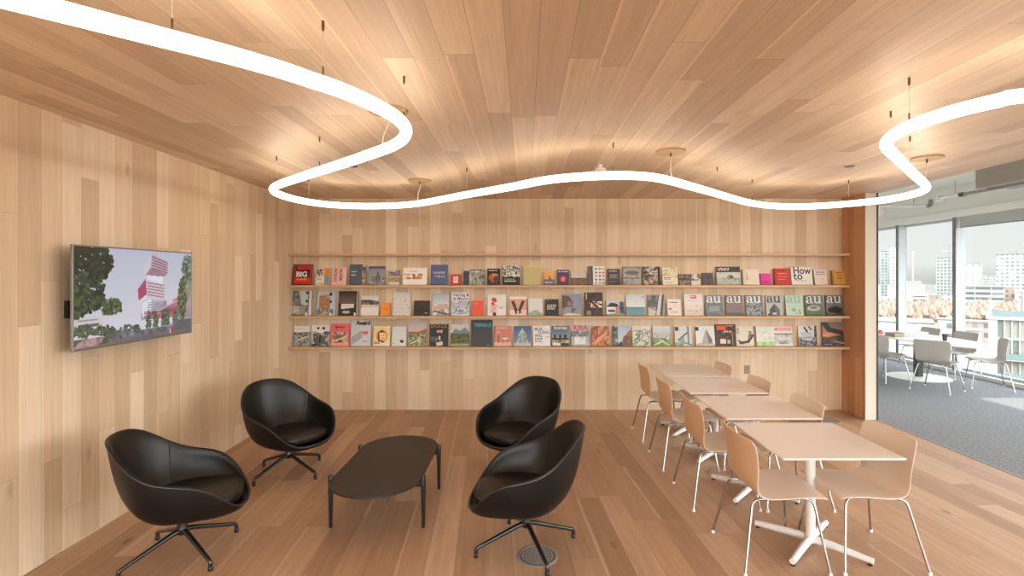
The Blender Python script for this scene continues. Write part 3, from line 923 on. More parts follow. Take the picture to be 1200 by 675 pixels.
CH = [(1.595, 6.03, 0, 'warm light tinted shell chair at the back left of the table row, nearest the bookshelves'),
      (1.595, 5.185, 0, 'warm light tinted shell chair second from the bookshelves, left of the tables'),
      (1.61, 4.345, 0, 'warm light tinted shell chair left of the second nearest white table'),
      (1.64, 3.46, 0, 'warm light tinted shell chair left of the nearest white table, closest to the lounge'),
      (2.145, 6.05, 180, 'white shell chair right of the farthest table, only its top edge showing'),
      (2.18, 5.20, 180, 'white shell chair peeking over the right of the second farthest table'),
      (2.185, 4.33, 180, 'white shell chair behind the right edge of the second nearest table'),
      (2.262, 3.47, 180, 'white shell chair nearest the camera, right of the nearest table')]
for i, (x, y, a, lab) in enumerate(CH):
    o = sc0 if i == 0 else copy_tree(sc0)
    o.location = (x, y, 0); o.rotation_euler = (0, 0, R(a)); tag(o, lab, 'chair', 'shell chairs along the white table row')

# ================================================================ meeting table by the windows
mt_ = empty('meeting_table', (7.30, 9.50, 0), label='white oval meeting table on a grey column, beside the windows', cat='table')
pts = []
for k in range(72):
    a = 2*PI*k/72; c, s_ = math.cos(a), math.sin(a)
    e = 2.35
    pts.append((0.55*math.copysign(abs(c)**(2/e), c), 1.36*math.copysign(abs(s_)**(2/e), s_)))
MB().prism(pts, 0.718, 0.742).build('tabletop', M['laminate'], mt_, bevel=0.005)
MB().box(-0.05, 0.05, -0.06, 0.06, 0.012, 0.718).build('column', M['dark_metal'], mt_, bevel=0.006)
MB().lathe([(0.50, 0.0), (0.50, 0.008), (0.44, 0.014), (0.08, 0.018)], 56).build('base_plate', M['white_paint'], mt_, True)
sw = make_shell_chair('office_chair', M['shell_white'], M['shell_white'])
OC = [(6.50, 9.25, 12, 'white office shell chair beside the dark trim, back turned, left of the table'),
      (6.78, 8.42, 30, 'white office shell chair with its wide back to us, front of the oval table'),
      (7.80, 8.62, 150, 'white office shell chair at the right end of the oval table, by the glass'),
      (8.00, 10.35, 178, 'white office shell chair beyond the oval table, behind the grey box'),
      (8.04, 9.55, 182, 'white office shell chair beyond the oval table, behind the dark cup')]
for i, (x, y, a, lab) in enumerate(OC):
    o = sw if i == 0 else copy_tree(sw)
    o.location = (x, y, 0); o.rotation_euler = (0, 0, R(a)); tag(o, lab, 'chair', 'white chairs round the oval table')
# things on it
o = empty('storage_box', (7.17, 9.62, 0.742), R(4), label='long grey flat box lying on the oval meeting table', cat='box')
MB().box(-0.15, 0.33, -0.12, 0.12, 0, 0.075).build('box_body', M['blind'], o, bevel=0.003)
MB().box(-0.33, -0.152, -0.12, 0.12, 0, 0.072).build('box_end', plain('brown_grey_card', srgb(150, 140, 124), 0.7), o, bevel=0.003)
MB().box(-0.155, 0.335, -0.125, 0.125, 0.075, 0.085).build('lid', M['white_paint'], o, bevel=0.002)
o = empty('paper_cup', (7.36, 8.97, 0.742), label='dark cup standing on the oval meeting table', cat='cup')
MB().lathe([(0.030, 0), (0.042, 0.105), (0.040, 0.105), (0.029, 0.006)], 24).build('cup_body', M['dark_metal'], o, True)
MB().lathe([(0.044, 0.103), (0.044, 0.112), (0.036, 0.118)], 24).build('lid', M['black_plastic'], o, True)
o = empty('tape_dispenser', (7.02, 10.10, 0.742), R(10), label='small red object on the oval table beside the dark trim', cat='office supply')
MB().box(-0.06, 0.05, -0.025, 0.025, 0, 0.03).build('base', plain('red_plastic', srgb(206, 52, 44), 0.4), o, bevel=0.006)
MB().tube([(0, -0.02, 0.04), (0, 0.02, 0.04)], 0.03, 16).build('roll', plain('red_roll', srgb(214, 80, 70), 0.4), o, True)
for k, (x, y, a, lab) in enumerate(((6.97, 9.75, 14, 'loose white sheet of paper on the oval table, left of the grey box'), (7.08, 9.92, -20, 'white sheet of paper on the oval table, nearest the red object'))):
    s = MB().box(-0.105, 0.105, -0.148, 0.148, 0, 0.0012).build('paper_sheet', M['white_paint'])
    s.location = (x, y, 0.7422 + .002*k); s.rotation_euler = (0, 0, R(a)); tag(s, lab, 'paper', 'papers on the oval table')
# ================================================================ books and magazines on the shelves
# (kind, left px, right px, height m, thickness m, label, print ops, lettering)
K = (24,22,22); W_ = (238,236,230); GR = (140,142,144); LG = (206,208,206); DG = (66,66,68)
RED = (204,46,50); CRM = (236,226,204)
def T(txt, x, y, size, col, rot=0, bold=0.0, sp=1.0): return (txt, x, y, size, col, rot, bold, sp)
ROW1 = [
 ('book',342.9,365.7,.288,.030,'black book with red bands and large white letters BIG',
  [('b',(26,18,18)),('n',.06,.04,.96,.28,[(26,18,18),(206,44,44),(206,44,44),(26,18,18)],3),('n',.06,.64,.96,.96,[(26,18,18),(206,44,44),(206,44,44),(26,18,18)],3),('r',.86,.28,.96,.64,(196,40,42)),('r',.04,.28,.12,.64,(196,40,42)),('t',.2,.70,.8,.80,(210,190,80),1)],
  [T('BIG',.15,.60,.30,(244,240,236),0,.035)]),
 ('book',369.4,384.3,.235,.022,'small white book with yellow and orange collage cover, beside the pink book',
  [('b',W_),('r',.62,.0,1,.5,(232,140,50)),('n',.05,.05,.55,.5,[W_,(70,70,80),W_,(150,150,150)],5),('r',.06,.55,.5,.72,(240,196,80)),('r',.66,.5,1,1,(130,160,180)),('n',.05,.78,.6,1,[(200,150,90),W_,(90,80,70)],5)],[]),
 ('book',388,405,.242,.020,'pale pink book with two columns of turned black letters',
  [('b',(240,190,178)),('r',.9,0,1,1,(248,216,206))],
  [T('NODIO',.16,.06,.215,K,-90,.02),T('GUYER',.52,.06,.215,K,-90,.02)]),
 ('book',408.8,427.9,.290,.026,'slate grey book with white title and photo strip on its right',
  [('b',(84,94,104)),('n',.78,0,1,1,[(120,90,70),(206,190,170),(90,80,74),(160,140,120)],4),('t',.12,.34,.5,.42,W_,1),('t',.12,.50,.42,.57,W_,1)],[]),
 ('book',431,450.7,.262,.026,'misty blue landscape book with a dark pointed peak',
  [('g',0,0,1,1,(120,130,150),(176,184,188)),('r',0,0,1,.12,(84,80,110)),('n',0,.55,1,1,[(150,156,156),(96,104,100),(176,178,172),(80,84,84)],7),('p',[(.58,.25),(.42,.75),(.74,.75)],(84,60,84)),('p',[(.58,.40),(.5,.75),(.66,.75)],(130,110,130))],[]),
 ('book',454.8,467.7,.207,.022,'small book with dark photo bands, left of the white landscape book',
  [('b',(200,190,180)),('n',0,0,1,.4,[(90,84,96),(150,140,150),(60,56,66)],5),('n',0,.5,1,.8,[(110,104,110),(180,160,110),(80,76,90)],6),('r',0,.8,1,1,(216,214,212)),('t',.1,.03,.8,.12,W_,1)],[]),
 ('book',471.8,500,.242,.024,'wide white book with small orange picture in its middle',
  [('b',(244,240,232)),('n',.04,.36,.80,.68,[(190,90,50),(236,180,130),(150,70,50),(250,240,230),(200,130,90)],10),('r',.34,.40,.40,.62,(244,240,232)),('t',.25,.20,.6,.26,(190,186,180),1)],[]),
 ('book',504.5,524,.284,.028,'blue clothbound book with pale two line title',
  [('b',(84,96,142)),('r',0,0,.05,1,(70,80,120))],
  [T('SANFER',.14,.46,.165,(206,208,218),0,.01),T('+VILLA',.22,.64,.165,(206,208,218),0,.01)]),
 ('book',527.7,539.8,.150,.022,'tiny red book with white framed window on its cover',
  [('b',(206,48,46)),('r',.26,.2,.74,.84,(240,232,222)),('r',.36,.3,.64,.7,(222,180,170))],[]),
 ('book',542.9,567.7,.218,.024,'wide book with dark spine and green grey wave photo',
  [('n',0,0,1,1,[(120,130,116),(170,176,162),(90,100,92),(206,208,198)],6),('r',0,0,.26,1,(56,58,78)),('r',.0,.0,.26,.1,(200,200,206)),('l',.3,.35,.34,.75,.02,W_),('t',.4,.12,.85,.24,W_,1)],[]),
 ('book',570.9,585.8,.230,.022,'black book with a copper planet on its cover',
  [('b',(30,22,22)),('e',.5,.55,.40,.27,(176,96,72)),('e',.62,.48,.26,.18,(206,140,110)),('e',.72,.64,.26,.2,(96,46,38)),('t',.12,.10,.9,.19,W_,1),('t',.2,.88,.8,.93,(160,150,140),1)],[]),
 ('book',588.9,609.2,.274,.028,'black book with white and grey leaf pattern and green title line',
  [('b',K),('n',0,0,1,.6,[K,W_,(70,72,72),W_,K,(150,154,150)],6),('t',.12,.70,.9,.76,(110,200,80),1),('t',.12,.79,.86,.85,W_,1)],[]),
 ('book',613.4,633.5,.270,.024,'plain pale khaki yellow book',
  [('b',(206,196,132)),('r',0,0,1,.08,(220,206,120)),('r',.04,.12,.96,.97,(202,190,138))],[]),
 ('book',637.8,649.6,.193,.020,'small orange and violet book with tiny boat silhouette',
  [('g',0,0,1,.6,(238,186,110),(236,170,90)),('r',0,.6,1,1,(120,112,150)),('p',[(.55,.3),(.45,.58),(.65,.58)],(70,60,60)),('t',.1,.8,.9,.88,(230,220,220),1)],[]),
 ('book',653.1,667,.213,.024,'purple book with coral disc and white title',
  [('b',(84,66,110)),('e',.5,.62,.28,.20,(226,90,90)),('r',.44,.52,.56,.72,(240,190,180)),('t',.14,.1,.9,.2,W_,1)],[]),
 ('book',669.7,687.3,.183,.022,'low wide book with pink sky over a brown field',
  [('g',0,0,1,.5,(206,190,192),(220,206,200)),('n',0,.48,1,1,[(140,112,90),(120,96,80),(160,136,110)],6),('r',0,.46,1,.52,(96,90,80))],[]),
 ('book',689.4,709.1,.262,.034,'thick white book with dark spine and rows of small coloured pictures',
  [('b',W_),('r',0,0,.30,1,(84,86,90)),('r',.06,.0,.12,1,(120,122,124))]+[('r',.40+.22*i,.10+.19*j,.54+.22*i,.20+.19*j,[(110,140,150),(220,130,90),(130,170,130),(200,110,120),(170,170,140),(120,120,160)][(i*2+j*5)%6]) for i in range(3) for j in range(5)],[]),
 ('book',712.6,727.1,.225,.026,'dark grey book with several lines of pale lettering',
  [('b',(74,72,68)),('t',.12,.10,.9,.20,(190,188,180),1),('t',.14,.36,.88,.62,(160,156,150),3),('t',.14,.8,.8,.86,(150,148,142),1)],[]),
 ('book',730.4,751.6,.257,.026,'grey photo book showing a domed hall',
  [('b',(140,140,138)),('e',.5,.3,.6,.22,(170,170,166)),('e',.5,.34,.4,.12,(110,110,110)),('n',0,.45,1,1,[(150,150,148),(176,176,172),(120,120,118)],7),('r',0,.62,1,.66,(96,96,94))],[]),
 ('book',753.7,774,.257,.028,'dark book of stacked interior photographs',
  [('n',0,0,1,.45,[(56,52,54),(206,200,194),(90,84,86),(40,38,40)],6),('n',0,.45,1,1,[(60,50,46),(200,176,160),(110,90,80),(44,40,40)],6),('r',0,.45,1,.5,(40,36,36)),('r',.86,0,1,1,(40,36,40))],[]),
 ('book',776.9,794.7,.245,.022,'white book with pastel yellow and green floral print',
  [('n',0,0,1,1,[(238,236,226),(206,214,170),(240,238,230),(228,200,120),(180,190,176),(240,238,232)],6),('r',0,.52,.7,.75,(238,236,230)),('t',.1,.56,.6,.72,(110,110,100),2)],[]),
 ('book',796.8,809.6,.152,.022,'small dark book with speckled mosaic cover',
  [('n',0,0,1,1,[(70,64,66),(140,130,126),(96,70,74),(170,160,150),(60,56,58)],7),('r',0,.4,1,.56,(84,70,74))],[]),
 ('book',810.7,821.7,.152,.022,'small white book with black brush marks',
  [('n',0,0,1,1,[W_,(226,222,216),K,W_],5),('r',0,.62,1,1,(226,222,216))],[]),
 ('book',824.1,836.6,.169,.022,'small dark violet grey book left of the wide black banded book',
  [('n',0,0,1,1,[(76,70,80),(96,90,98),(62,58,66)],6)],[]),
 ('book',840.1,868.1,.254,.034,'wide book with black title band over a pale aerial photo',
  [('b',(206,210,206)),('r',0,0,1,.30,(64,64,66)),('t',.08,.08,.6,.22,W_,2),('n',0,.62,1,1,[(150,166,146),(190,196,186),(130,140,126)],7),('p',[(.4,.6),(.55,.42),(.78,.66),(.5,.72)],(150,146,140)),('e',.62,.56,.08,.08,(96,90,86)),('t',.1,.36,.24,.42,(90,90,90),1)],[]),
 ('book',871.2,890.1,.217,.034,'cream book with faint vertical title, right of the wide banded book',
  [('b',(234,224,206)),('r',0,0,.14,1,(222,208,188)),('t',.22,.2,.3,.8,(170,160,146),8)],[]),
 ('book',892,904.6,.159,.026,'small bright magenta book',
  [('b',(232,66,160)),('r',0,0,.1,1,(200,50,136)),('t',.15,.68,.9,.92,(150,40,110),3)],[]),
 ('book',908.1,926.8,.230,.034,'red book with pale yellow title lines',
  [('b',(206,58,62)),('r',0,0,.1,1,(180,44,50)),('t',.2,.12,.85,.2,(90,30,40),1),('t',.2,.30,.95,.36,(240,200,120),1),('t',.2,.48,.9,.54,(240,200,120),1),('t',.2,.66,.8,.72,(240,200,120),1)],[]),
 ('book',927.9,952.7,.245,.030,'white book with large black words How to',
  [('b',(240,238,234)),('t',.12,.74,.8,.86,(190,190,188),2)],
  [T('How',.10,.38,.40,K,0,.012),T('to',.10,.70,.40,K,0,.012)]),
 ('book',955.2,969.8,.213,.028,'pale pink white book with blue title letters',
  [('b',(234,222,216)),('r',0,0,.1,1,(240,220,190)),('t',.2,.14,.9,.26,(120,130,180),1),('t',.2,.28,.9,.40,(120,130,180),1),('t',.3,.6,.8,.66,(190,180,180),1)],[]),
 ('book',976,992.6,.200,.040,'mustard gold book at the right end of the top row',
  [('b',(210,166,84)),('r',0,0,.1,1,(186,140,66)),('t',.3,.14,.85,.24,(110,80,50),1),('t',.4,.34,.7,.44,(110,80,50),1),('t',.34,.54,.85,.62,(110,80,50),1)],[]),
]
ROW2 = [
 ('magazine',340.4,364.2,.340,.016,'tall grey photo magazine with black side marks, at the left end',
  [('n',0,0,1,1,[(60,60,58),(130,132,128),(90,90,86),(190,190,184)],5),('p',[(.35,0),(.8,0),(.8,.6),(.5,.55)],(196,206,208)),('r',.86,0,1,1,(210,216,220)),('r',.70,.02,.78,.12,K),('r',.70,.35,.78,.46,K),('r',.7,.88,.82,1,(240,240,236)),('n',.05,.62,.7,.95,[(70,70,66),(150,148,140),(210,206,196)],6)],[]),
 ('magazine',368.8,392.2,.340,.016,'tall magazine with a tan timber building under blue sky',
  [('b',(186,206,220)),('p',[(.18,.18),(.72,.12),(.74,.78),(.16,.8)],(190,146,110)),('n',.2,.2,.72,.75,[(190,150,116),(160,120,90),(206,170,136)],8),('n',.1,.74,.9,1,[(70,66,60),(120,116,106),(190,186,176),(50,46,44)],7),('r',.70,.06,.80,.2,K),('r',.72,.38,.8,.48,K),('r',.72,.88,.82,1,(240,240,236)),('r',0,.0,.1,1,(150,150,150))],[]),
 ('magazine',395.7,419.1,.340,.016,'tall dark magazine with a snowy white strip in a black room',
  [('g',0,0,1,.55,(56,46,44),(110,96,90)),('r',0,.5,1,1,(46,38,38)),('r',.14,.52,.78,.74,(226,222,218)),('p',[(.14,.74),(.78,.68),(.78,.80),(.14,.80)],(50,44,44)),('e',.4,.86,.2,.06,(190,184,180)),('r',.78,.02,.86,.14,K),('r',.8,.34,.88,.46,K),('r',.78,.88,.88,1,(240,240,236)),('r',.9,0,1,1,(170,160,156))],[]),
 ('magazine',422.3,443,.278,.016,'white magazine with dark hills across its upper half',
  [('b',(232,232,232)),('r',0,0,1,.10,(214,216,218)),('n',0,.22,1,.58,[(90,96,92),(60,64,62),(140,120,110),(110,112,104)],7),('n',0,.46,1,.60,[(200,150,126),(226,214,206),(110,100,96)],8),('p',[(0,.22),(.4,.17),(1,.3),(1,.1),(0,.1)],(222,224,226))],[]),
 ('book',445.7,456.5,.178,.018,'small plain orange booklet',
  [('b',(238,150,66)),('r',.2,.44,.8,.5,(206,110,50)),('r',.2,.54,.7,.58,(206,110,50))],[]),
 ('book',460.2,481.3,.325,.022,'pale book dotted all over with small dark marks',
  [('n',0,0,1,1,[(226,224,218),(214,212,208),(226,224,220),(90,88,90)],15),('r',.93,0,1,1,(196,190,180))],[]),
 ('book',484.5,503,.208,.022,'low dark brown book lying landscape, left of the blue sky magazine',
  [('b',(48,40,38)),('r',0,.62,1,.78,(30,26,26)),('t',.74,.82,.92,.9,(190,186,180),1)],[]),
 ('magazine',506.2,525.9,.305,.016,'pale blue sky magazine with a low white building',
  [('g',0,0,1,.55,(166,186,210),(216,220,226)),('n',0,.5,1,1,[(200,196,192),(140,136,136),(226,224,222),(110,112,116)],6),('p',[(.05,.62),(.6,.5),(1,.58),(1,.68),(.1,.74)],(206,176,160)),('l',.1,.8,.95,.95,.04,(70,74,84))],[]),
 ('book',528.8,550.1,.322,.020,'white book with navy script title over blue scribbled pattern',
  [('b',(228,230,236)),('n',0,.36,1,.96,[(228,230,236),(110,124,160),(214,218,228),(150,160,186),(228,230,236)],8)],
  [T('Herzog &',.10,.17,.20,(40,48,76),0,.012),T('de Meuron',.08,.33,.19,(40,48,76),0,.012)]),
 ('book',552.6,566.3,.210,.018,'small plain coral red book',
  [('b',(238,92,66)),('t',.2,.2,.6,.26,(250,160,130),1),('t',.2,.3,.5,.34,(250,160,130),1)],[]),
 ('book',571.3,593,.294,.018,'white cover with a red haired bird headed woman in pink',
  [('b',(232,232,228)),('p',[(.20,.52),(.40,.40),(.50,.62),(.46,.86),(.14,.86)],(226,176,176)),('e',.34,.25,.14,.10,(206,50,70)),('p',[(.38,.28),(.56,.34),(.40,.38)],(206,50,70)),('p',[(.18,.42),(.30,.33),(.38,.46),(.24,.54)],(214,60,76)),('l',.4,.5,.72,.66,.03,(226,180,180)),('l',.68,.66,.90,.58,.015,(120,110,110)),('r',.28,.86,.46,1,(50,44,46)),('l',.3,.4,.26,.5,.04,(206,50,70))],[]),
 ('book',596.8,617.1,.264,.018,'blush cover with two long dark brown legs crossing down',
  [('b',(216,168,140)),('r',0,0,1,.12,(240,236,232)),('r',0,.70,1,1,(238,206,194)),('p',[(.10,.25),(.28,.22),(.50,.76),(.34,.84)],(76,50,44)),('p',[(.72,.2),(.90,.24),(.64,.82),(.50,.72)],(66,42,40)),('p',[(.32,.74),(.48,.86),(.36,.95)],(40,30,32)),('p',[(.56,.74),(.74,.82),(.56,.92)],(40,30,32))],[]),
 ('book',619.2,636.2,.240,.018,'pale grey cover with a faint green mountain at its foot',
  [('b',(222,226,222)),('p',[(0,1),(0,.86),(.3,.74),(.55,.66),(.8,.8),(1,.9),(1,1)],(160,176,162)),('n',.2,.86,.8,1,[(140,160,144),(176,188,176)],5)],[]),
 ('book',638.9,654.8,.228,.022,'black cover with three bold white title lines',
  [('b',(44,42,40)),('t',.14,.34,.92,.68,(236,234,228),3),('r',.12,.06,.3,.10,(160,158,150))],[]),
 ('magazine',659.5,681.7,.301,.030,'blue grey photo magazine with a brown house at left',
  [('b',(140,150,172)),('p',[(0,.08),(.34,.10),(.52,.34),(.5,.68),(0,.66)],(96,76,74)),('r',.26,.35,.44,.56,(150,120,100)),('n',.1,.6,1,.92,[(120,124,130),(150,152,156),(90,92,98)],5),('p',[(0,1),(.3,.88),(.9,.95),(1,1)],(220,214,206))],[]),
 ('book',685.2,706.6,.321,.030,'dark brown book with a white, black and red patch in its middle',
  [('n',0,0,1,1,[(58,40,34),(76,54,44),(40,28,26),(96,72,58)],6),('r',.34,.38,.95,.66,(236,228,218)),('l',.4,.42,.7,.62,.06,(40,20,24)),('l',.6,.42,.9,.54,.05,(30,24,24)),('e',.75,.46,.07,.05,(206,150,60)),('e',.5,.6,.08,.04,(170,30,50)),('r',.08,.02,.14,.3,(206,196,180)),('r',.1,.8,.34,.98,(150,130,110))],[]),
 ('book',710.7,731.3,.211,.024,'low cover with white and brown gabled house under a dark roof',
  [('b',(190,202,212)),('p',[(0,.45),(.25,.15),(.62,.22),(.75,.45)],(60,60,62)),('r',.04,.45,.62,.9,(226,224,218)),('p',[(.55,.45),(.72,.4),(.74,.9),(.5,.92)],(190,140,116)),('n',.76,.1,1,1,[(56,60,76),(96,100,116),(40,42,54)],5),('r',.1,.62,.5,.78,(70,74,76)),('p',[(0,.9),(1,.86),(1,1),(0,1)],(150,160,140))],[]),
 ('magazine',734,756.2,.294,.020,'pale sky magazine over a flat teal sea',
  [('g',0,0,1,.60,(196,210,218),(226,230,230)),('g',0,.60,1,1,(96,150,164),(120,160,172)),('r',0,.60,1,.63,(80,128,146)),('r',.84,.1,.94,.16,(130,170,190))],[]),
 ('magazine',759.9,779.6,.290,.020,'grey photo magazine of curving concrete bands',
  [('b',(150,154,156)),('n',0,.05,.55,.6,[(120,124,126),(90,94,96),(150,152,154)],4),('l',.75,0,.55,1,.11,(206,208,206)),('l',.92,0,.78,1,.05,(70,72,74)),('l',.66,0,.44,1,.03,(84,86,88)),('p',[(0,.62),(.5,.8),(.4,1),(0,1)],(196,198,198))],[]),
 ('book',782.7,798.8,.228,.018,'small white book with red marks and black title',
  [('b',(232,228,222)),('t',.16,.16,.9,.26,(70,66,66),1),('t',.2,.42,.85,.50,(214,150,150),1),('e',.2,.60,.12,.05,(206,60,70)),('t',.16,.74,.9,.86,(206,110,114),2)],[]),
 ('magazine',802.4,824.5,.301,.022,'white and blush magazine with magenta logo box',
  [('b',(226,226,226)),('r',.34,.06,.66,.22,(226,50,110)),('t',.38,.09,.62,.18,(250,220,230),1),('t',.2,.30,.8,.34,(170,170,176),1),('r',0,.5,1,1,(216,206,194)),('n',0,.5,1,.75,[(216,206,194),(226,218,208),(206,196,182)],5),('e',.3,.76,.03,.025,(50,40,40)),('e',.62,.80,.03,.025,(60,50,50)),('e',.85,.74,.03,.02,(110,90,80))],[]),
]
AU = [('au magazine',827.9,848,'grey blue magazine titled au, showing a square glass box, leftmost au',[('b',(130,144,150)),('n',0,.4,1,1,[(140,152,156),(110,122,128),(160,168,170)],4),('r',.2,.5,.8,.82,(150,160,164)),('l',.2,.5,.8,.5,.012,(90,100,106)),('l',.2,.82,.8,.80,.012,(90,100,106))],(238,240,240)),
 ('',851.5,871.9,'grey magazine titled au with reddish flower field',[('b',(120,124,124)),('n',0,.42,1,.85,[(130,116,114),(150,120,120),(120,130,122),(160,100,104)],8),('r',0,.86,1,1,(96,100,98))],(238,240,240)),
 ('',875,895.3,'grey magazine titled au with cracked rocky texture',[('b',(126,134,138)),('n',0,.38,1,1,[(140,148,152),(90,98,104),(170,176,178),(110,118,122),(60,66,72)],8)],(240,242,242)),
 ('',898.8,918.5,'pale grey magazine titled au with dark pitched house',[('b',(186,190,192)),('p',[(.2,1),(.2,.72),(.5,.42),(.8,.68),(.8,1)],(84,84,86)),('p',[(.5,.42),(.8,.68),(.8,1),(.55,1)],(110,110,112)),('r',.36,.86,.6,.96,(220,216,206)),('r',.08,.9,.2,1,(60,60,60))],(60,62,64)),
 ('',922,942.4,'mint green magazine titled au with small scattered figures',[('b',(196,222,206)),('e',.45,.72,.14,.09,(140,190,150)),('e',.2,.55,.05,.04,(214,170,170)),('l',.78,.72,.80,.92,.03,(110,120,126)),('e',.62,.9,.05,.03,(206,160,160)),('n',0,.94,1,1,[(180,206,190),(206,226,214)],4)],(150,200,170)),
 ('',944.9,966.7,'green magazine titled au with round white building in trees',[('n',0,0,1,1,[(96,110,104),(120,132,128),(76,90,84)],5),('e',.45,.64,.34,.13,(196,200,196)),('e',.45,.62,.2,.06,(120,124,122)),('r',0,.8,1,.95,(96,130,84)),('r',0,.95,1,1,(60,70,60))],(232,236,238)),
 ('',969.3,990.1,'dark magazine titled au with black low roof, rightmost au',[('n',0,0,1,1,[(96,104,104),(120,126,122),(76,84,84)],5),('e',.5,.74,.42,.18,(36,36,38)),('r',0,.86,1,1,(70,76,70)),('e',.3,.9,.2,.05,(110,116,106))],(232,236,238))]
for a, x0, x1, lab, ops, c in AU:
    ROW2.append(('magazine', x0, x1, .283, .016, lab, ops, [('au', c)]))
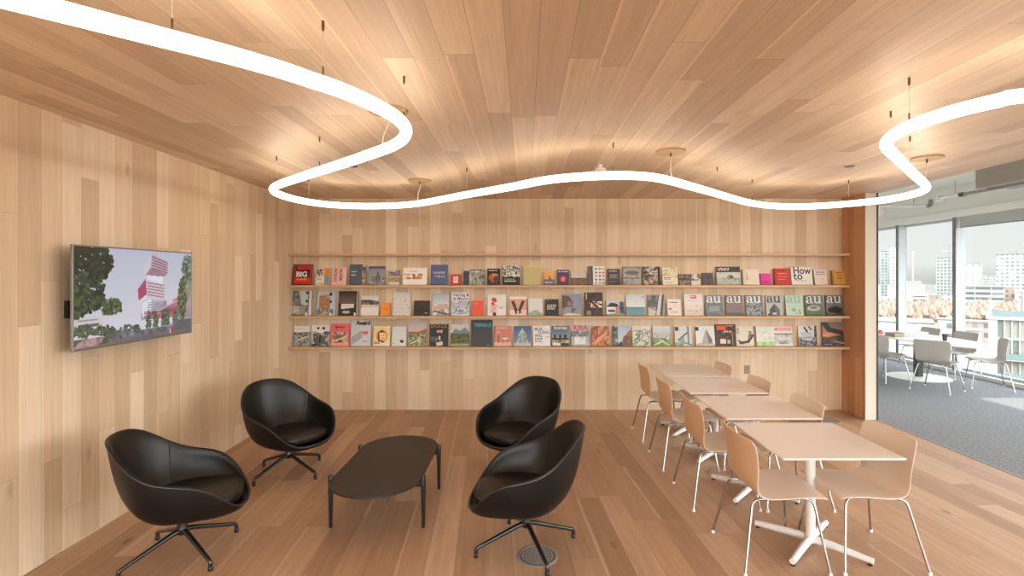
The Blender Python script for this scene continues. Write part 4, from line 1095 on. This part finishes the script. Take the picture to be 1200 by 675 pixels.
ROW3 = [
 ('magazine',342.9,361.7,.276,.014,'magazine with white top and soft grey green photo, at the left end',
  [('b',(226,228,226)),('t',.1,.10,.8,.16,(196,198,198),1),('n',0,.32,1,1,[(120,124,110),(170,172,160),(84,88,78),(196,196,186)],5),('l',.3,.7,.8,.55,.05,(206,206,200))],[]),
 ('magazine',363.2,385,.288,.014,'black and white drawn portrait cover',
  [('b',(226,226,222)),('n',0,.3,1,1,[(226,226,222),(60,60,60),(190,190,188),(30,30,30)],6),('e',.5,.24,.26,.14,(232,232,228)),('r',.3,.08,.44,.2,K),('r',.58,.08,.74,.2,K),('p',[(.2,.9),(.3,.5),(.7,.5),(.85,.9)],(90,90,90)),('l',.5,.5,.5,.78,.05,K),('r',.05,.9,.4,.98,K)],[]),
 ('magazine',387,408.4,.310,.014,'pink topped magazine with tan stone photo',
  [('b',(236,110,120)),('n',.08,.38,.92,.86,[(150,126,96),(206,190,160),(110,88,66),(226,214,190)],4),('l',.1,.8,.9,.55,.03,(226,216,190)),('r',0,.86,1,1,(240,160,150)),('t',.2,.12,.8,.24,(60,30,36),1),('t',.2,.26,.7,.30,(120,40,50),1)],[]),
 ('magazine',410.4,433.7,.352,.014,'pale grey magazine with bold black title Award',
  [('b',(206,212,220)),('l',0,.72,.55,.42,.02,(96,104,112)),('l',0,.80,.55,.50,.02,(110,118,126)),('l',0,.88,.55,.58,.02,(96,104,112)),('l',0,.96,.55,.66,.02,(120,126,134)),('r',.6,.42,.86,.52,(226,70,70)),('t',.6,.54,.9,.6,(226,90,90),1),('t',.6,.8,.95,.86,(110,110,116),1)],
  [T('Award',.24,.17,.25,K,0,.03,.86)]),
 ('magazine',436.8,456.5,.276,.014,'cream magazine with an orange drawn face',
  [('b',(240,216,160)),('r',0,.0,1,.06,(246,238,222)),('e',.5,.5,.34,.30,(226,160,70)),('e',.52,.5,.22,.22,(244,214,170)),('p',[(.3,.3),(.5,.2),(.72,.32),(.5,.34)],(120,60,40)),('l',.3,.35,.32,.7,.05,(130,66,44)),('l',.32,.7,.6,.8,.05,(120,60,40)),('e',.46,.46,.04,.02,(70,40,40)),('e',.62,.46,.04,.02,(70,40,40)),('e',.54,.62,.07,.02,(190,70,60)),('r',0,.86,1,1,(238,228,214)),('t',.06,.78,.4,.92,(96,70,60),2)],[]),
 ('magazine',458.5,475.7,.269,.014,'pale blue white magazine with a tiny black and red mark',
  [('b',(216,224,228)),('p',[(.56,.68),(.86,.70),(.76,.86),(.6,.82)],(40,36,44)),('e',.72,.72,.06,.04,(170,40,60)),('e',.14,.88,.05,.03,(110,120,130))],[]),
 ('magazine',478.2,499.3,.330,.014,'tall magazine with pink sky above green terraces',
  [('g',0,0,1,.42,(186,190,206),(226,186,176)),('n',0,.40,1,1,[(96,116,76),(150,160,100),(70,84,60),(196,186,150),(120,130,90)],7),('p',[(0,.44),(.6,.40),(1,.26),(1,.46),(0,.5)],(150,110,90)),('l',.1,.9,.7,.7,.03,(226,220,206))],[]),
 ('magazine',502.9,524.8,.306,.014,'dark magazine with bearded man in black, gold title',
  [('b',(40,34,32)),('p',[(.2,1),(.3,.55),(.55,.48),(.82,.58),(.95,1)],(34,34,36)),('e',.54,.34,.15,.15,(206,166,146)),('e',.54,.23,.16,.06,(40,30,26)),('e',.54,.45,.12,.07,(60,44,36)),('r',.48,.55,.60,.72,(206,200,196)),('n',.05,.58,.4,.8,[(120,130,116),(70,76,66),(170,170,160)],5),('p',[(.35,.85),(.7,.78),(.72,.95),(.4,1)],(220,206,196))],
  [T('DOLCE',.06,.17,.21,(190,150,90),0,.0)]),
 ('magazine',527.9,549.7,.298,.014,'magazine with misty mountains over green pines',
  [('g',0,0,1,.3,(206,214,220),(196,206,212)),('p',[(0,.4),(.25,.2),(.5,.3),(.75,.12),(1,.34),(1,.6),(0,.6)],(120,134,140)),('n',0,.42,1,.9,[(56,72,48),(84,104,62),(44,56,40),(110,124,80)],7),('l',.1,.78,.95,.62,.03,(130,90,60)),('r',0,.9,1,1,(150,160,110)),('t',.05,.04,.3,.1,W_,1)],[]),
 ('book',551.8,577,.362,.022,'tall charcoal book with turquoise title TRENDUE',
  [('b',(50,54,58)),('t',.74,.94,.94,.97,(150,154,156),1)],
  [T('TRENDUE',.12,.26,.175,(64,190,184),0,.018,1.02)]),
 ('magazine',579.1,599.2,.276,.014,'magazine with a pinkish red room and small table',
  [('b',(206,130,116)),('r',.0,.0,.06,1,(150,90,80)),('t',.1,.08,.85,.16,(240,206,196),1),('t',.14,.28,.4,.36,(236,200,190),1),('r',0,.82,1,1,(226,180,166)),('r',.48,.6,.8,.66,(236,230,226)),('l',.52,.66,.52,.86,.02,(110,60,56)),('l',.76,.66,.76,.86,.02,(110,60,56)),('r',.2,.58,.28,.84,(90,84,70)),('e',.24,.52,.07,.08,(110,120,90))],[]),
 ('magazine',602,622.1,.276,.014,'blue magazine with a pale pyramid of ice',
  [('g',0,0,1,1,(70,90,140),(120,140,176)),('p',[(.5,.08),(.16,.85),(.86,.85)],(196,206,206)),('n',.25,.35,.75,.85,[(206,214,212),(160,176,170),(120,140,146),(226,228,222)],6),('r',0,.86,1,1,(190,186,186)),('e',.5,.3,.16,.08,(176,196,186))],[]),
 ('magazine',624.8,644.9,.281,.014,'white magazine with black stepped letters BUILDING',
  [('b',(228,232,236)),('t',.12,.60,.6,.84,(80,84,90),3),('r',.72,.55,.8,.6,(110,114,120)),('r',.86,.52,.92,.58,(110,114,120))],
  [T('BUIL',.08,.24,.20,(50,52,58),0,.012),T('D-ING',.30,.40,.20,(50,52,58),0,.012),T('ING',.10,.56,.20,(50,52,58),0,.012)]),
 ('magazine',647,667,.276,.014,'dark blue magazine titled homes with three lit blocks',
  [('g',0,0,1,.6,(60,76,104),(130,150,164)),('r',0,.6,1,1,(44,46,46)),('r',.12,.44,.26,.72,(36,36,40)),('r',.42,.44,.56,.72,(40,38,40)),('r',.7,.42,.86,.72,(36,36,40)),('n',0,.70,1,.86,[(60,60,54),(206,190,140),(120,110,90)],7),('r',.04,.86,.5,.98,(226,224,220))],
  [T('homes',.10,.17,.26,(232,234,236),0,.01,.9)]),
 ('magazine',669.7,690.4,.286,.014,'grey magazine titled RIBA in red letters over water',
  [('b',(176,184,190)),('n',0,.28,1,.55,[(150,160,166),(110,120,126),(186,192,196)],6),('n',.2,.56,.8,.9,[(190,198,204),(226,230,234),(150,160,170)],6),('l',.1,.5,.9,.46,.02,(96,106,112)),('l',.35,.28,.35,.42,.02,(96,60,66))],
  [T('RIBA',.10,.24,.32,(206,70,84),0,.02)]),
 ('magazine',693.5,714.3,.276,.014,'copper orange magazine with flowing drapery',
  [('n',0,0,1,1,[(150,84,52),(196,126,84),(120,62,40),(216,156,116),(170,100,64)],4),('l',.3,.7,.85,.35,.05,(226,170,130)),('l',.2,.9,.6,.6,.06,(216,150,110))],[]),
 ('magazine',718.4,739.8,.276,.014,'magazine with brick building corner against blue sky',
  [('g',0,0,1,1,(170,190,214),(206,214,222)),('p',[(.95,.2),(.55,.6),(.5,1),(1,1),(1,.2)],(150,100,76)),('n',.6,.5,1,.95,[(150,100,76),(110,76,60),(186,150,126)],8),('r',0,0,.2,1,(50,56,56)),('n',0,.0,.3,.9,[(40,48,44),(84,94,86),(206,214,220)],6),('p',[(.1,1),(.5,.75),(.6,1)],(60,60,60))],[]),
 ('magazine',741.8,762.6,.276,.014,'pale magazine with thin green and yellow plant lines',
  [('b',(222,226,220)),('n',0,.2,1,1,[(222,226,220),(170,190,150),(226,228,222),(110,120,104),(214,206,130)],7),('l',.2,.9,.8,.3,.02,(110,130,90)),('l',.7,.1,.95,.7,.02,(130,140,130)),('t',.1,.06,.6,.14,(200,140,130),1)],[]),
 ('magazine',765.5,786.4,.276,.014,'magazine with aerial view of green park and roofs',
  [('g',0,0,1,.35,(206,216,220),(196,206,206)),('n',0,.34,1,.6,[(150,156,156),(190,194,192),(110,120,120)],8),('n',0,.6,1,1,[(96,136,70),(130,160,96),(70,96,60)],4),('l',.1,.95,.9,.62,.03,(226,228,224)),('l',.4,.7,.9,.95,.03,(206,210,206)),('e',.7,.7,.14,.04,(90,100,100))],[]),
 ('magazine',791.4,811.3,.276,.014,'grey magazine with angular concrete frames',
  [('b',(206,212,212)),('r',.04,.04,.26,.24,(60,64,66)),('l',.2,.7,.8,.3,.04,(90,94,98)),('l',.8,.05,.8,.85,.06,(130,134,138)),('l',.3,.75,.95,.95,.04,(110,116,118)),('p',[(.2,.7),(.55,.5),(.6,.9),(.3,.95)],(150,156,160)),('n',0,.82,.5,1,[(120,140,110),(170,180,164)],5)],[]),
 ('magazine',816,838.7,.276,.014,'white magazine with a grey pointed gable',
  [('b',(222,226,226)),('r',.0,.04,.16,.24,(50,54,58)),('p',[(.30,.85),(.55,.14),(.66,.85)],(170,172,172)),('p',[(.55,.14),(.86,.7),(.84,.88),(.66,.85)],(120,118,116)),('r',.1,.85,.9,.92,(196,160,140)),('n',0,.9,1,1,[(206,206,200),(160,164,160)],5)],[]),
 ('magazine',839.1,863.6,.300,.018,'dark brown magazine with a red orange title over a lit kitchen',
  [('n',0,0,1,1,[(56,38,32),(84,60,50),(40,28,26),(120,90,72)],5),('r',.08,.06,.52,.26,(226,76,50)),('t',.55,.05,.95,.14,(226,110,80),1),('t',.4,.3,.9,.4,(206,190,170),1),('r',.22,.68,.5,.9,(226,206,186)),('r',.56,.72,.7,.9,(200,170,150)),('r',.8,.4,.84,.95,(150,130,110))],[]),
 ('magazine',863.8,886.4,.276,.014,'cream magazine with a man reclining in a long chair',
  [('b',(222,214,196)),('r',.02,.06,.16,.4,(170,176,176)),('l',.2,.86,.62,.78,.07,(70,74,80)),('l',.6,.8,.84,.48,.07,(60,64,70)),('e',.74,.30,.08,.06,(150,120,104)),('l',.74,.38,.66,.6,.06,(110,116,120)),('l',.1,.72,.3,.84,.04,(50,52,56)),('r',0,.9,1,.94,(190,180,160)),('r',.9,0,1,1,(150,110,90))],[]),
 ('magazine',887.4,908.8,.269,.014,'pale green magazine with blurry lawn and white page',
  [('b',(222,228,218)),('n',0,.2,1,.7,[(222,228,218),(206,214,200),(228,232,224),(190,204,186)],5),('n',0,.78,1,1,[(150,190,110),(176,206,140),(206,220,190)],5)],[]),
 ('magazine',908.8,930,.269,.014,'white magazine with red title METROPOLIS over a grey model photo',
  [('b',(228,226,224)),('r',0,0,1,.28,(240,214,216)),('n',.0,.34,1,.9,[(170,176,176),(206,210,208),(130,136,136)],6),('e',.3,.62,.12,.1,(214,216,212)),('e',.55,.62,.12,.1,(206,210,206)),('e',.8,.62,.12,.1,(214,216,212)),('r',0,.36,1,.42,(110,116,116))],
  [T('METROPOLIS',.03,.21,.165,(226,60,90),0,.012,.9)]),
 ('magazine',937.2,958.8,.281,.014,'black and white collage magazine with machine parts',
  [('b',(216,218,220)),('p',[(.9,0),(1,0),(1,.6),(.84,.6)],(60,62,66)),('n',0,.55,1,1,[(60,62,66),(150,152,156),(30,30,34),(206,208,208)],6),('l',.36,.1,.48,.3,.05,(50,52,56)),('l',.6,.05,.72,.2,.04,(70,72,76)),('p',[(.1,.3),(.5,.35),(.8,.3),(.7,.75),(.2,.72)],(190,194,196)),('l',.2,.62,.7,.56,.02,(110,112,116))],[]),
 ('magazine',965.2,992.2,.330,.016,'large dusk magazine with curving dark highway, at the right end',
  [('g',0,0,1,.6,(110,124,130),(216,140,110)),('n',0,.55,1,1,[(90,92,96),(70,72,78),(116,110,110)],5),('p',[(.0,.5),(.3,.45),(.75,.55),(.3,.62),(0,.62)],(226,150,116)),('l',.1,.0,.3,.3,.12,(58,66,66)),('l',.3,.3,.9,.46,.10,(56,62,64)),('l',.5,.8,.95,.9,.03,(216,150,130)),('t',.1,.92,.4,.96,W_,1)],[]),
]
def au_mesh(w):
    """the masthead: a thick and thin serif a and u"""
    W, Hh = 64, 30
    X, Y = np.meshgrid((np.arange(W)+.5)/W*2.13, (np.arange(Hh)+.5)/Hh)
    m = np.zeros_like(X, bool)
    R_ = lambda x0, y0, x1, y1: (X>=x0)&(X<x1)&(Y>=y0)&(Y<y1)
    E_ = lambda cx, cy, rx, ry: ((X-cx)/rx)**2+((Y-cy)/ry)**2 < 1
    m |= R_(.56, .25, .76, .92) | (E_(.44, .30, .32, .28) & ~E_(.40, .34, .20, .24) & (Y < .34)) | E_(.2, .30, .11, .10)
    m |= E_(.36, .72, .34, .27) & ~E_(.42, .72, .17, .20)
    m |= E_(.83, .88, .15, .10) & ~E_(.84, .82, .08, .09)
    m |= R_(1.02, .05, 1.30, .12) | R_(1.10, .05, 1.30, .75) | (E_(1.42, .68, .32, .31) & ~E_(1.46, .62, .17, .24) & (Y > .62))
    m |= R_(1.62, .05, 1.90, .12) | R_(1.70, .05, 1.90, .96) | R_(1.70, .90, 2.02, .97)
    s = w / 2.13
    vs = []; fs = []
    for j in range(Hh):
        i = 0
        while i < W:
            if m[j, i]:
                k = i
                while k < W and m[j, k]: k += 1
                x0, x1 = i/W*2.13*s, k/W*2.13*s; z1, z0 = -j/Hh*s, -(j+1)/Hh*s
                b = len(vs); vs += [(x0,0,z0),(x1,0,z0),(x1,0,z1),(x0,0,z1)]; fs.append((b,b+1,b+2,b+3)); i = k
            else: i += 1
    me = bpy.data.meshes.new('masthead'); me.from_pydata(vs, [], fs); me.update()
    return me
INK = {}
def ink(c):
    if c not in INK: INK[c] = plain('print_ink', srgb(*c), 0.5)
    return INK[c]
SPINE = {}
def spine_mat(ops):
    c = ops[0]
    c = c[1] if c[0] == 'b' else (c[5] if c[0] == 'g' else c[5][0])
    c = tuple(int(v*.8) for v in c)
    if c not in SPINE: SPINE[c] = plain('book_cover', srgb(*c), 0.5)
    return SPINE[c]
seed = 100
for zs, rows, grp in ((1.747, ROW1, 'books on the top row'), (1.323, ROW2, 'books and magazines on the middle row'), (0.900, ROW3, 'magazines on the bottom row')):
    for kind, p0, p1, h, th, lab, ops, txt in rows:
        seed += 1
        x0, x1 = (p0-615)/84.54, (p1-615)/84.54
        w = x1 - x0
        foot = min(0.045, h*0.22)
        ang = math.asin(foot / h)
        t = empty(kind, (x0, D - foot - 0.001, zs), label=lab + {1.747: ', on the top row', 1.323: ', on the middle row', 0.900: ', on the bottom row'}[zs] if 'row' not in lab and len(lab.split()) < 13 else lab, cat=kind, group=grp)
        t.rotation_euler = (-ang, 0, 0)
        # local: x along the shelf, -y toward the room; the back lower edge is the pivot
        c = 0.0016
        MB().box(0.002, w-0.003, -th+c, -c, 0.002, h-0.003).build('pages', M['paper'], t)
        sm = spine_mat(ops)
        MB().box(0, w, -c, 0, 0, h).box(0, c, -th+c, -c, 0, h).box(0, w, -th, -th+c, 0, h).build('binding', sm, t)
        cell = 0.0065
        pw_, ph_ = max(10, int(w/cell)), max(10, int(h/cell))
        pic = Pic(pw_, ph_, seed).ops(ops)
        me = pic.mesh('front_cover', w, h); me.materials.append(M['print'])
        fc = bpy.data.objects.new('front_cover', me); COL.objects.link(fc); fc.parent = t
        fc.location = (0, -th - 0.0003, 0)
        for q in txt:
            if q[0] == 'au' and len(q) == 2:
                me = au_mesh(w*.88); me.materials.append(ink(q[1]))
                o = bpy.data.objects.new('title', me); COL.objects.link(o); o.parent = t
                o.location = (w*.06, -th - 0.0009, h*.965)
            else:
                s_, fx, fy, size, col, rot, bold, spc = q
                me = letters(s_, size*w*1.25, bold, 0.0003, spc); me.materials.append(ink(col))
                ext = max(v.co.x for v in me.vertices)
                room = (h*(0.97-fy) if rot else w*(0.95-fx))
                if ext > room:
                    for v in me.vertices: v.co.x *= room/ext
                o = bpy.data.objects.new('title', me); COL.objects.link(o); o.parent = t
                o.rotation_euler = (PI/2, R(-rot) if rot else 0, 0)
                o.location = (w*fx, -th - 0.0009, h*(1-fy))
# ================================================================ the city outside
GZ = -22.0
struct('ground', MB().box(-60, 1500, -120, 1500, GZ - 1, GZ), plain('city_ground', srgb(112, 98, 88), 0.9, noise=0.12, nscale=0.05))
def at(px, Y): return (px - 615) / 600 * Y
def zt(py, Y): return CAM_H + (324 - py) / 600 * Y
def block(name, px0, px1, py, Y, depth, mat, label, roof=None, cat='building', cap=None):
    """a building whose front looks at us: px0..px1 wide, its roof at py"""
    xc = at((px0+px1)/2, Y); az = math.atan2(xc, Y)
    w = (at(px1, Y) - at(px0, Y)) * math.cos(az) / 2
    h = zt(py, Y) - GZ
    b = empty(name, (xc, Y, GZ), -az, label=label, cat=cat)
    MB().box(-w, w, 0, depth, 0, h).build('facade', mat, b)
    MB().box(-w-.3, w+.3, -.3, depth+.3, h, h + max(.4, h*.01)).build('roof', roof or FC['roof'], b)
    if cap:
        a0, a1, ch = cap
        MB().box(-w + 2*w*a0, -w + 2*w*a1, depth*.2, depth*.8, h+.3, h + ch).build('plant_room', FC['capm'], b)
    return b
FC = dict(
  teal=facade('teal_tower_facade', srgb(180,184,180), srgb(112,136,131), 3.0, 3.2, 0.62, 0.62, 1),
  white=facade('white_tower_facade', srgb(185,184,180), srgb(126,128,126), 3.4, 3.4, 0.5, 0.5, 2),
  grey=facade('grey_tower_facade', srgb(169,169,164), srgb(102,108,107), 2.8, 3.3, 0.6, 0.55, 3),
  pink=facade('pale_pink_facade', srgb(185,172,163), srgb(164,152,145), 6.0, 3.6, 0.4, 0.4, 4),
  band=facade('banded_office_facade', srgb(171,169,163), srgb(99,105,104), 9.0, 3.8, 0.94, 0.52, 5),
  brick=facade('tan_block_facade', srgb(164,142,128), srgb(120,104,97), 3.0, 3.4, 0.45, 0.5, 6),
  cream=facade('cream_block_facade', srgb(188,184,176), srgb(128,124,121), 4.0, 4.0, 0.4, 0.5, 7),
  row=facade('white_row_facade', srgb(190,187,182), srgb(140,134,129), 7.0, 8.0, 0.22, 0.45, 8),
  roof=plain('pale_roof', srgb(112,110,106), 0.8), capm=plain('plant_room_grey', srgb(120,118,116), 0.8),
  green=plain('grey_green_roof', srgb(92,98,92), 0.8), scrub=plain('tan_bare_trees', srgb(122,102,88), 0.9, noise=0.25, nscale=0.12))
block('apartment_tower', 1031.5, 1040, 294.5, 560, 10, FC['teal'], 'pale teal tower at the far left of the window view')
block('apartment_tower', 1042.5, 1050, 289, 540, 10, FC['white'], 'white tower just left of the left mullion', cap=(.5, .95, 2.5))
block('apartment_tower', 1097, 1129, 302, 520, 14, FC['grey'], 'grey residential tower behind the right mullion', cap=(.3, .6, 5))
block('apartment_tower', 1131.5, 1151, 309, 620, 14, FC['pink'], 'pale pink windowless looking tower right of the right mullion', cap=(.1, .8, 2.5))
block('apartment_tower', 1167, 1216, 298, 460, 16, FC['white'], 'big white tower with many windows at the right of the view', cap=(.28, .52, 4))
block('office_block', 1150, 1168, 322.5, 680, 14, FC['grey'], 'small grey block between the pink and the big white tower')
block('office_block', 1131, 1176, 336, 380, 12, FC['band'], 'wide grey office block with banded floors, right window')
block('office_block', 1177, 1189, 337, 374, 10, FC['brick'], 'tan brick block right of the banded office')
block('office_block', 1190, 1216, 343, 364, 9, FC['cream'], 'cream low block at the far right edge of the view')
block('office_block', 1070, 1086, 347, 432, 9, FC['band'], 'low grey block at the middle window, left part')
block('office_block', 1088, 1101, 346, 428, 9, FC['brick'], 'low tan brick block at the middle window')
block('office_block', 1103.5, 1117, 345, 422, 9, FC['cream'], 'low cream block at the middle window, beside the mullion')
block('office_block', 1062, 1080, 329, 740, 12, FC['white'], 'faint distant white block in the middle window')
block('office_block', 1083, 1096, 333, 700, 12, FC['grey'], 'faint distant grey block left of the residential tower')
block('office_block', 1030, 1049, 349, 410, 9, FC['cream'], 'cream block low in the narrow left window')
block('warehouse', 1016, 1094, 378, 217, 26, FC['row'], 'long white row building with a grey green roof', roof=FC['green'])
block('apartment_block', 1098.5, 1120, 375, 196, 8, FC['cream'], 'white block with small square windows, middle window')
block('terraced_block', 1132, 1165, 378, 184, 8, FC['brick'], 'pinkish block between the banded office and the terrace building')
block('terraced_block', 1128, 1150, 388, 166, 8, FC['pink'], 'low pale block in front, under the right mullion window')
# rough band of bare trees: a bank of scrub nobody could count
rs = np.random.RandomState(11)
mb = MB()
for k in range(1500):
    Y = 262 + rs.rand()*88; X = Y*(0.64 + rs.rand()*0.38)
    r = 1.0 + rs.rand()*1.6
    n0 = 6
    mb.lathe([(r*.2, 0), (r*.3, r*1.0), (r*1.0, r*1.7), (r*.8, r*2.5), (r*.15, r*(2.9+rs.rand()))], n0, (X, Y, GZ - 0.2))
tag(mb.build('bare_trees', FC['scrub'], None, True), 'band of tan bare trees across the middle of the city view', 'trees', kind='stuff')
# tower crane
Y = 500; x = at(1069.5, Y)
cr = empty('tower_crane', (x, Y, GZ), label='thin reddish crane mast left of the towers, middle window', cat='crane')
cm = plain('crane_red', srgb(214, 150, 130), 0.6)
hh = zt(297, Y) - GZ
MB().box(-.45, .45, -.45, .45, 0, hh).build('mast', cm, cr)
MB().box(-1.2, 1.2, -.5, .5, hh, hh + 1.2).build('cab', cm, cr)
Y = 490; x = at(1113.5, Y)
cr = empty('tower_crane', (x, Y, GZ), label='slender crane above the grey residential tower', cat='crane')
hh = zt(286, Y) - GZ
MB().box(-.35, .35, -.35, .35, 0, hh).build('mast', FC['capm'], cr)
MB().box(-9, 4, -.3, .3, hh - 7, hh - 6.2).build('jib', FC['capm'], cr)
# near neighbour with a roof terrace
Y0 = 86.0
X0 = at(1160, Y0); AZ = -math.atan2(X0, Y0)
ZT = zt(374, Y0)
hN = ZT - GZ; LN = 24.0
nb = empty('terrace_building', (X0, Y0, GZ), AZ, label='near white framed glass building with a roof terrace, right window', cat='building')
fr = plain('white_frame_paint', srgb(148,147,141), 0.6); gl = plain('pale_green_glazing', srgb(94,103,97), 0.15, spec=0.8); gl2 = plain('curtained_glazing', srgb(134,132,121), 0.3)
gl3 = plain('teal_balustrade_glass', srgb(100,115,114), 0.15)
MB().box(0.1, LN, 0.6, 14, 0, hN).build('core', M['blind'], nb)
MB().box(-0.5, LN+.4, -0.4, 14.4, hN, hN + 0.5).build('roof_slab', fr, nb)
MB().box(-0.2, 0.95, -0.2, 14, 0, hN).build('end_wall', plain('cream_end_wall', srgb(158, 146, 134), 0.7), nb)
for k in range(4):
    z1 = hN - 3.3*k
    MB().box(0.95, LN, -0.15, 0.6, z1 - 3.3, z1 - 3.0).build('floor_slab', fr, nb)
    for j in range(9):
        xa = 0.97 + j*0.92
        MB().box(xa, xa + 0.72, 0.3, 0.55, z1 - 3.0, z1).build('window', (gl2, gl, gl2, gl2)[(j*2+k) % 4] if j else gl, nb)
        MB().box(xa + 0.73, xa + 0.90, -0.1, 0.58, z1 - 3.0, z1).build('column', fr, nb)
    if k >= 2:
        MB().box(1.0, LN, -0.95, -0.90, z1 + 0.1, z1 + 1.1).build('balustrade', gl3, nb)
        MB().box(1.0, LN, -1.0, 0.2, z1 - 0.05, z1 + 0.08).build('balcony_slab', fr, nb)
MB().box(0.2, LN, -0.2, -0.14, hN + .5, hN + 1.5).build('terrace_railing', gl3, nb)
MB().box(4.2, LN, 6, 12, hN + .5, hN + 4.6).build('penthouse', fr, nb)
for j in range(3):
    MB().box(4.5 + j*2.4, 6.3 + j*2.4, 5.9, 6.0, hN + .8, hN + 4.0).build('window', gl, nb)
RM = Matrix.Rotation(AZ, 4, 'Z')
def on_roof(x, y): return Vector((X0, Y0, ZT + .5)) + RM @ Vector((x, y, 0))
us = empty('parasol', on_roof(3.5, 2.4), label='closed white parasol standing on the neighbouring roof terrace', cat='parasol')
MB().lathe([(.05, 0), (.05, 0.6)], 8).build('pole', M['alu'], us)
MB().lathe([(.16, .55), (.3, .9), (.26, 1.7), (.1, 2.3), (.03, 2.4)], 12).build('canopy', fr, us, True)
for j, x in enumerate((1.3, 2.6)):
    s = empty('sun_lounger', on_roof(x, 1.4), AZ + R(10), label=['white sun lounger on the neighbouring terrace, nearest the end wall', 'white sun lounger on the neighbouring terrace, beside the parasol'][j], cat='sun lounger', group='sun loungers on the terrace')
    MB().box(-.5, .2, -.3, .3, .25, .35).build('seat', fr, s)
    MB().add([(.2,-.3,.3),(.2,.3,.3),(.55,.3,.8),(.55,-.3,.8),(.2,-.3,.38),(.2,.3,.38),(.55,.3,.88),(.55,-.3,.88)], [(0,1,2,3),(4,7,6,5),(0,3,7,4),(1,5,6,2),(0,4,5,1),(3,2,6,7)]).build('backrest', fr, s)
    for sx in (-.42, .3):
        MB().box(sx-.03, sx+.03, -.28, .28, 0, .3).build('leg', M['alu'], s)

# ================================================================ light
sun = bpy.data.lights.new('sun', 'SUN'); sun.energy = 6.0; sun.angle = R(0.6); sun.color = (1.0, 0.94, 0.86)
so = bpy.data.objects.new('sun', sun); COL.objects.link(so)
dirv = Vector((-1.0, -0.04, -1.92)).normalized()
so.rotation_euler = dirv.to_track_quat('-Z', 'Y').to_euler()
so.location = (30, 8, 40)
w = bpy.data.worlds.new('sky'); bpy.context.scene.world = w; w.use_nodes = True
nt = w.node_tree; bg = nt.nodes['Background']
n = N(nt)
tc = nt.nodes.new('ShaderNodeTexCoord'); sp = nt.nodes.new('ShaderNodeSeparateXYZ'); nt.links.new(tc.outputs['Generated'], sp.inputs[0])
colr = n.ramp(n.map(sp.outputs[2], -0.1, 0.8, 0.0, 1.0), [(0.0, (0.97, 0.97, 0.97)), (0.33, (0.97, 0.975, 0.98)), (0.6, (3.0, 3.2, 3.4)), (1.0, (4.8, 5.2, 5.6))])
# brightness added to the unseen sky, sunward and behind the camera
glow = n.map(sp.outputs[0], 0.74, 0.97, 0.0, 1.0)
front = n.map(sp.outputs[1], -0.3, -0.9, 0.0, 1.0)
gl_ = n.math('ADD', n.math('ADD', n.math('MULTIPLY', glow, 9.0), n.math('MULTIPLY', front, 5.0)), 1.0)
up = n.map(sp.outputs[2], -0.05, 0.02, 0.25, 1.0)
gl_ = n.math('MULTIPLY', gl_, up)
colr = n.mix(1.0, colr, n.xyz(gl_, gl_, gl_), 'MULTIPLY')
nt.links.new(colr, bg.inputs[0]); bg.inputs[1].default_value = 1.0

# ================================================================ camera
cam = bpy.data.cameras.new('camera'); co = bpy.data.objects.new('camera', cam); COL.objects.link(co)
cam.sensor_fit = 'HORIZONTAL'; cam.sensor_width = 36.0; cam.lens = 18.0
cam.shift_x = -15/1200; cam.shift_y = -13.5/1200
co.location = (0, 0, CAM_H); co.rotation_euler = (PI/2, 0, 0)
cam.clip_start = 0.05; cam.clip_end = 3000
S = bpy.context.scene
S.camera = co
S.view_settings.view_transform = 'Standard'; S.view_settings.look = 'None'
S.view_settings.exposure = -0.06; S.view_settings.gamma = 1.0; S.view_settings.use_curve_mapping = False
S.cycles.use_denoising = True
S.cycles.max_bounces = 10; S.cycles.diffuse_bounces = 6; S.cycles.glossy_bounces = 4; S.cycles.transparent_max_bounces = 12
S.cycles.sample_clamp_indirect = 8.0
S.cycles.caustics_reflective = False; S.cycles.caustics_refractive = False
